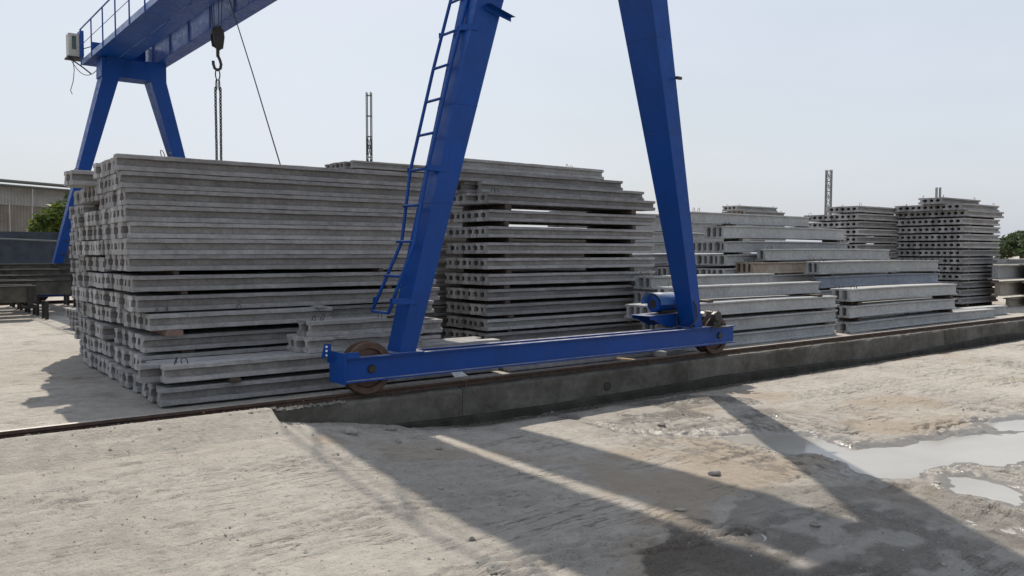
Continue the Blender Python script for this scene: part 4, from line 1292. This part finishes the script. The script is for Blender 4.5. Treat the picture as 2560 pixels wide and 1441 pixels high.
lattice('lattice_mast', 45.75, 27.95, .15, .3, 6.56, .62, 'tower_far', 'grey leaning lattice mast behind the far beams', lean=.03, r=.022)
lattice('lattice_mast', 51.0, 23.9, .10, .3, 5.5, .9, 'tower_far', 'short lattice mast tip above the tall right stack', r=.025)

# shed at the left
shed = empty('shed', (0, 0, 0))
tag(shed, 'long corrugated metal shed with pale roof behind the far crane leg', 'shed')
d = Vector((math.cos(R(31)), math.sin(R(31)), 0)); nrm = Vector((d.y, -d.x, 0))
P0 = Vector((6.3, 57.5, 0)) - d * 14
def shed_pt(s, o_, z):
    p = P0 + d * s + nrm * o_
    return (p.x, p.y, z)
def sheet(s0, s1, z0, z1, off, mat, name):
    mb = MB(); vs = []; n = int((s1 - s0) / .105)
    for k in range(n + 1):
        s_ = s0 + (s1 - s0) * k / n
        o_ = off + (.06 if k % 2 else -.06)
        vs += [shed_pt(s_, o_, z0), shed_pt(s_, o_, z1), shed_pt(s_, o_ - .02, z1), shed_pt(s_, o_ - .02, z0)]
    fs = []
    for k in range(n):
        a = k * 4
        fs += [(a, a + 4, a + 5, a + 1), (a + 1, a + 5, a + 6, a + 2), (a + 2, a + 6, a + 7, a + 3), (a + 3, a + 7, a + 4, a)]
    fs += [(0, 1, 2, 3), (n * 4 + 3, n * 4 + 2, n * 4 + 1, n * 4)]
    mb.add(vs, fs)
    mb.build(name, mat, shed)
s_ = 0.0
for k in range(28):
    sheet(s_, s_ + 1.48, 4.45, 5.55, 0.0 + .012 * (k % 2), 'clad', 'upper_cladding_sheet')
    sheet(s_, s_ + 1.48, 0.3, 4.47, -0.09 + .012 * (k % 3), 'clad_low', 'lower_cladding_sheet')
    s_ += 1.5
mb = MB()
mb.add([shed_pt(0, .5, 5.62), shed_pt(42, .5, 5.62), shed_pt(42, -6, 6.15), shed_pt(0, -6, 6.15), shed_pt(0, .5, 5.56), shed_pt(42, .5, 5.56), shed_pt(42, -6, 6.09), shed_pt(0, -6, 6.09)], [(0, 1, 2, 3), (7, 6, 5, 4), (0, 4, 5, 1), (1, 5, 6, 2), (2, 6, 7, 3), (3, 7, 4, 0)])
mb.build('roof', 'roof', shed)
MB().tube([shed_pt(0, .56, 5.55), shed_pt(42, .56, 5.55)], .09, 6).build('gutter', 'tower', shed)
MB().tube([shed_pt(0, -4.5, 6.28), shed_pt(42, -4.5, 6.28)], .12, 6).build('roof_pipe', 'tower', shed)
# dark sheet wall with a sagging cable
wall = empty('yard_wall', (0, 0, 0))
tag(wall, 'dark blue sheet wall below the yellow green shrubs', 'wall')
for k in range(9):
    mb = MB()
    x0 = -4 + k * 2.4
    mb.box(x0, x0 + 2.38, 33.0 + .03 * (k % 2), 33.06 + .03 * (k % 2), .3, 2.32)
    mb.build('sheet', 'tarp', wall)
    MB().box(x0 - .06, x0 + .06, 32.90, 32.99, .3, 2.42).build('wall_post', 'tarp', wall)
MB().tube(sag((-4, 32.85, 2.05), (6.5, 32.85, 1.95), -.12, 8) + sag((6.5, 32.85, 1.95), (18, 32.85, 1.9), .1, 8)[1:], .03, 5).build('wall_cable', 'tower_far', wall)

def leaves(n, ctrs, size, mat, parent, name='foliage'):
    vs = []; fs = []
    for i in range(n):
        c = random.choice(ctrs)
        while True:
            p = Vector((random.uniform(-1, 1), random.uniform(-1, 1), random.uniform(-1, 1)))
            if p.length <= 1: break
        p = p.normalized() * (p.length ** .5)
        pos = Vector((c[0] + p.x * c[3], c[1] + p.y * c[3], c[2] + p.z * c[4]))
        a = Vector((random.gauss(0, 1), random.gauss(0, 1), random.gauss(0, .6))).normalized()
        b_ = a.cross(Vector((random.gauss(0, 1), random.gauss(0, 1), random.gauss(0, 1)))).normalized()
        s0 = size * random.uniform(.6, 1.4)
        k = len(vs)
        vs += [pos - a * s0, pos + b_ * s0 * .35, pos + a * s0, pos - b_ * s0 * .35]
        fs.append((k, k + 1, k + 2, k + 3))
    me_ = bpy.data.meshes.new(name)
    me_.from_pydata([tuple(v) for v in vs], [], fs); me_.update()
    me_.materials.append(M[mat])
    return link(name, me_, parent)
def shrub(x, y, z0, w, h, n, mat, label, dens=7):
    t = empty('shrub', (x, y, z0))
    ctrs = [(random.uniform(-w, w), random.uniform(-.6, .6), h * random.uniform(.25, .9), random.uniform(.25, .5) * w * .6, random.uniform(.18, .32) * h) for _ in range(dens)]
    leaves(int(n * 1.8), ctrs, .12, mat, t, 'crown')
    st = MB()
    for c in ctrs:
        st.tube([(c[0] * .3, c[1] * .3, 0), (c[0] * .7, c[1] * .7, c[2] * .6), (c[0], c[1], c[2])], .025, 5)
    st.build('stem', 'bark', t)
    return tag(t, label, 'shrub', 'shrubs behind the dark wall')
shrub(1.2, 35, .3, 2.2, 3.7, 2600, 'leaf_y', 'tall yellow green shrub above the dark wall, leftmost', 12)
shrub(3.6, 34.6, .3, 2.3, 3.1, 2600, 'leaf_y', 'low yellow green shrub above the dark wall, middle', 12)
shrub(6.6, 34.4, .3, 1.9, 2.9, 2200, 'leaf_y', 'low yellow green shrub beside the far crane leg', 10)
shrub(8.9, 40, .3, 2.0, 4.0, 2400, 'leaf_d', 'dark green shrub against the shed beside the crane leg', 9)
def tree(x, y, h, w, label):
    t = empty('tree', (x, y, .3))
    MB().tube([(0, 0, 0), (.1, 0, h * .4), (.2, .1, h * .7)], .16, 7).build('trunk', 'bark', t)
    ctrs = [(random.uniform(-w, w), random.uniform(-w, w), h * random.uniform(.45, .95) - .0, random.uniform(.22, .4) * w, random.uniform(.10, .18) * h) for _ in range(22)]
    leaves(6500, ctrs, .16, 'leaf_d', t, 'crown')
    lm = MB()
    for c in ctrs[:10]:
        lm.tube([(.1, 0, h * .4), (c[0] * .6, c[1] * .6, c[2] * .85), (c[0], c[1], c[2])], .04, 5)
    lm.build('limb', 'bark', t)
    return tag(t, label, 'tree')
tree(67, 25.3, 2.75, 3.4, 'dark green tree at the right edge beyond the tall stack')
tree(74, 23.5, 2.2, 4.0, 'second dark tree farther right beyond the beams')

# steel casting beds at the left
def bed(y, x0, x1, ztop, zbot, label, legs=True, mat='mould'):
    t = empty('casting_bed', (0, y, 0))
    MB().prism([(-.02, zbot), (.03, zbot), (.03, ztop - .02), (-.02, ztop - .02)], 'x', x0, x1).build('side_form', mat, t)
    MB().prism([(.42, zbot), (.47, zbot), (.47, ztop - .02), (.42, ztop - .02)], 'x', x0, x1).build('side_form', 'black_steel', t)
    MB().box(x0, x1, -.05, .06, ztop - .0195, ztop).build('top_rail', 'black_steel', t)
    MB().box(x0, x1, .40, .50, ztop - .0195, ztop + .01).build('top_rail', 'black_steel', t)
    MB().box(x0, x1, .035, .415, zbot + .01, zbot + .03).build('bed_plate', 'black_steel', t)
    st = int((x1 - x0) / 1.15)
    for k in range(st + 1):
        x = x0 + .1 + k * 1.15
        MB().box(x, x + .09, -.075, -.021, zbot - .05, ztop - .021).build('rib', 'black_steel', t)
        if legs:
            MB().box(x + .3, x + .36, .02, .08, ZY - .01, zbot - .001).build('leg', 'black_steel', t)
            MB().box(x + .3, x + .36, .38, .44, ZY - .01, zbot - .001).build('leg', 'black_steel', t)
            MB().box(x - .05, x + .16, .0, .40, zbot - .12, zbot - .051).build('cross_beam', 'black_steel', t)
    return tag(t, label, 'casting bed', 'steel casting beds')
bed(18.1, -8, 2.6, .975, .66, 'dark steel casting bed on legs, nearest of the row', mat='mould')
bed(19.2, -8, 3.4, 1.04, .74, 'dark steel casting bed, second from the front')
bed(20.3, -8, 4.0, 1.12, .8, 'dark steel casting bed, third from the front')
bed(21.4, -8, 4.4, 1.22, .86, 'dark steel casting bed, fourth from the front')
bed(22.6, -8, 4.8, 1.33, .9, 'dark steel casting bed, farthest of the row')
MB2 = MB().tube([(1.5, 22.62, 1.33), (1.5, 22.62, 1.49), (1.72, 22.62, 1.49), (1.72, 22.62, 1.33)], .018, 6).build('bent_bar', 'roof')
tag(MB2, 'pale bent steel bar standing on the farthest casting bed', 'steel bar')
MB3 = MB().tube([(.5, 18.6, 1.0), (1.25, 19.0, 1.2)], .02, 6).build('loose_bar', 'black_steel')
tag(MB3, 'dark slanting bar lying across the front casting beds', 'steel bar')
cbl = CAB.build('power_cable', 'cable')
tag(cbl, 'black power cable slanting down from the girder behind left stack', 'cable')

# ================================================================== SMALL THINGS ON THE GROUND
def gz(x, y):
    z_ = ground_fields(np.array([[float(x)]]), np.array([[float(y)]]))
    return float(z_[0][0, 0])
def stone_mesh(seed):
    r = np.random.default_rng(seed)
    import bmesh
    bm = bmesh.new(); bmesh.ops.create_icosphere(bm, subdivisions=2, radius=1.0)
    sc = (1.0, r.uniform(.6, .9), r.uniform(.4, .65)); ph = r.uniform(0, 6, 6)
    for v in bm.verts:
        k = 1 + .18 * math.sin(3 * v.co.x + ph[0]) + .15 * math.sin(4 * v.co.y + ph[1]) + .12 * math.sin(5 * v.co.z + ph[2]) + r.normal(0, .05)
        v.co = Vector((v.co.x * sc[0], v.co.y * sc[1], v.co.z * sc[2])) * k
    me_ = bpy.data.meshes.new('stone'); bm.to_mesh(me_); bm.free()
    me_.materials.append(M['stone'])
    return me_
SM = [stone_mesh(k) for k in range(6)]
big = [(2.44, 3.28, .022, 'grey angular stone near the bottom edge, sunlit'), (4.38, 2.72, .034, 'pale stone on the damp ground in the foreground'), (2.95, 4.55, .022, 'small stone by the shadow edge in the foreground'),
       (3.52, 5.45, .034, 'pale stone chip in the girder shadow near the kerb'), (3.3, 5.7, .030, 'flat pale chip in the shadow close to the kerb'), (3.05, 6.0, .07, 'dark round lump where the ramp meets the gutter'),
       (5.75, 5.15, .04, 'flat pale slab chip beside the water trickle'), (2.62, 3.72, .020, 'flat pale chip on the left shadow edge'), (4.75, 3.75, .04, 'stone on the sunlit strip beside the puddle'), (3.92, 3.35, .028, 'small stone at the edge of the damp patch'),
       (1.35, 4.0, .022, 'small stone on the sunlit ground at the left'), (3.5, 6.15, .05, 'crumbled concrete lump against the kerb foot')]
for k, (x, y, s0, lab) in enumerate(big):
    o = link('stone', SM[k % 6])
    o.location = (x, y, max(gz(x, y), WATER) + s0 * .3); o.scale = (s0, s0, s0); o.rotation_euler = (0, 0, random.uniform(0, 6))
    tag(o, lab, 'stone', 'stones on the ground')
# grit and pebbles: uncountable
import bmesh
N_P = 6500
px = rng.uniform(0.2, 13, N_P); py = rng.uniform(1.6, 6.35, N_P)
keep = (fbm(px * .9, py * .9, 121, 3) + rng.uniform(-.2, .2, N_P)) > .5
near = rng.random(N_P) < .35
sel = keep | near
px, py = px[sel], py[sel]
pz = ground_fields(px.reshape(-1, 1), py.reshape(-1, 1))[0]
pz = pz.ravel()
sz = 0.003 + 0.006 * rng.random(len(px)) ** 3 + (rng.random(len(px)) < .03) * rng.uniform(.004, .014, len(px))
base_v = np.array([(1, 0, 0), (.3, .9, 0.1), (-.8, .5, 0), (-.7, -.6, 0), (.4, -.9, 0), (.15, .1, .75), (0, 0, -.5)])
base_f = [(0, 1, 5), (1, 2, 5), (2, 3, 5), (3, 4, 5), (4, 0, 5), (1, 0, 6), (2, 1, 6), (3, 2, 6), (4, 3, 6), (0, 4, 6)]
V = []; F = []
for i in range(len(px)):
    if pz[i] < WATER: continue
    a = rng.uniform(0, 6.28); ca, sa = math.cos(a), math.sin(a)
    k = len(V)
    for (u, v_, w_) in base_v * rng.uniform(.75, 1.2, (7, 1)):
        V.append((px[i] + (u * ca - v_ * sa) * sz[i], py[i] + (u * sa + v_ * ca) * sz[i], pz[i] + w_ * sz[i] + .001))
    F += [tuple(k + j for j in f) for f in base_f]
me_ = bpy.data.meshes.new('grit'); me_.from_pydata(V, [], F); me_.update(); me_.materials.append(M['stone'])
o = link('grit', me_); o['kind'] = 'stuff'
tag(o, 'loose grit and pebbles scattered over the dusty ground', 'grit')
# rubble and mortar crumbs along the rail foot on the ramp
V = []; F = []
for i in range(420):
    x = random.uniform(0.6, 3.2); y = KY + random.gauss(.03, .03)
    s0 = random.uniform(.006, .022)
    a = random.uniform(0, 6.28); ca, sa = math.cos(a), math.sin(a); k = len(V)
    zb = .345 if x < 2.6 else .33
    for (u, v_, w_) in base_v:
        V.append((x + (u * ca - v_ * sa) * s0, y + (u * sa + v_ * ca) * s0, zb + w_ * s0 + .004))
    F += [tuple(k + j for j in f) for f in base_f]
me_ = bpy.data.meshes.new('crumbs'); me_.from_pydata(V, [], F); me_.update(); me_.materials.append(M['mortar'])
o = link('mortar_crumbs', me_); o['kind'] = 'stuff'
tag(o, 'mortar crumbs heaped along the foot of the rail', 'rubble')
# litter under the crane
mb = MB().add([(4.62, 6.86, .36), (4.80, 6.88, .355), (4.80, 6.98, .37), (4.64, 6.97, .40), (4.70, 6.92, .43)], [(0, 1, 4), (1, 2, 4), (2, 3, 4), (3, 0, 4)])
tag(mb.build('plastic_wrapper', 'white'), 'crumpled white wrapper beside the rail under the crane beam', 'litter')
mb = MB().box(-.06, .06, -.11, .11, 0, .018); o = mb.build('wood_scrap', 'litter_tan'); o.location = (7.05, 6.86, .34); o.rotation_euler = (.05, .1, .5)
tag(o, 'sunlit tan wood scrap beside the rail under the crane', 'wood scrap')
block(7.75, 6.80, .318, .40, .16, .22, 'beam', 'pale concrete rubble block beside the rail under the crane', 'rubble')
block(7.95, 6.84, .318, .40, .20, .16, 'beam', 'larger pale rubble block beside the geared wheel', 'rubble')
rod = MB().tube([(4.02, 7.14, .975), (4.55, 7.14, .985)], .012, 6).build('steel_rod', 'black_steel')
tag(rod, 'short black rod lying on the offcuts behind the crane leg', 'steel rod')
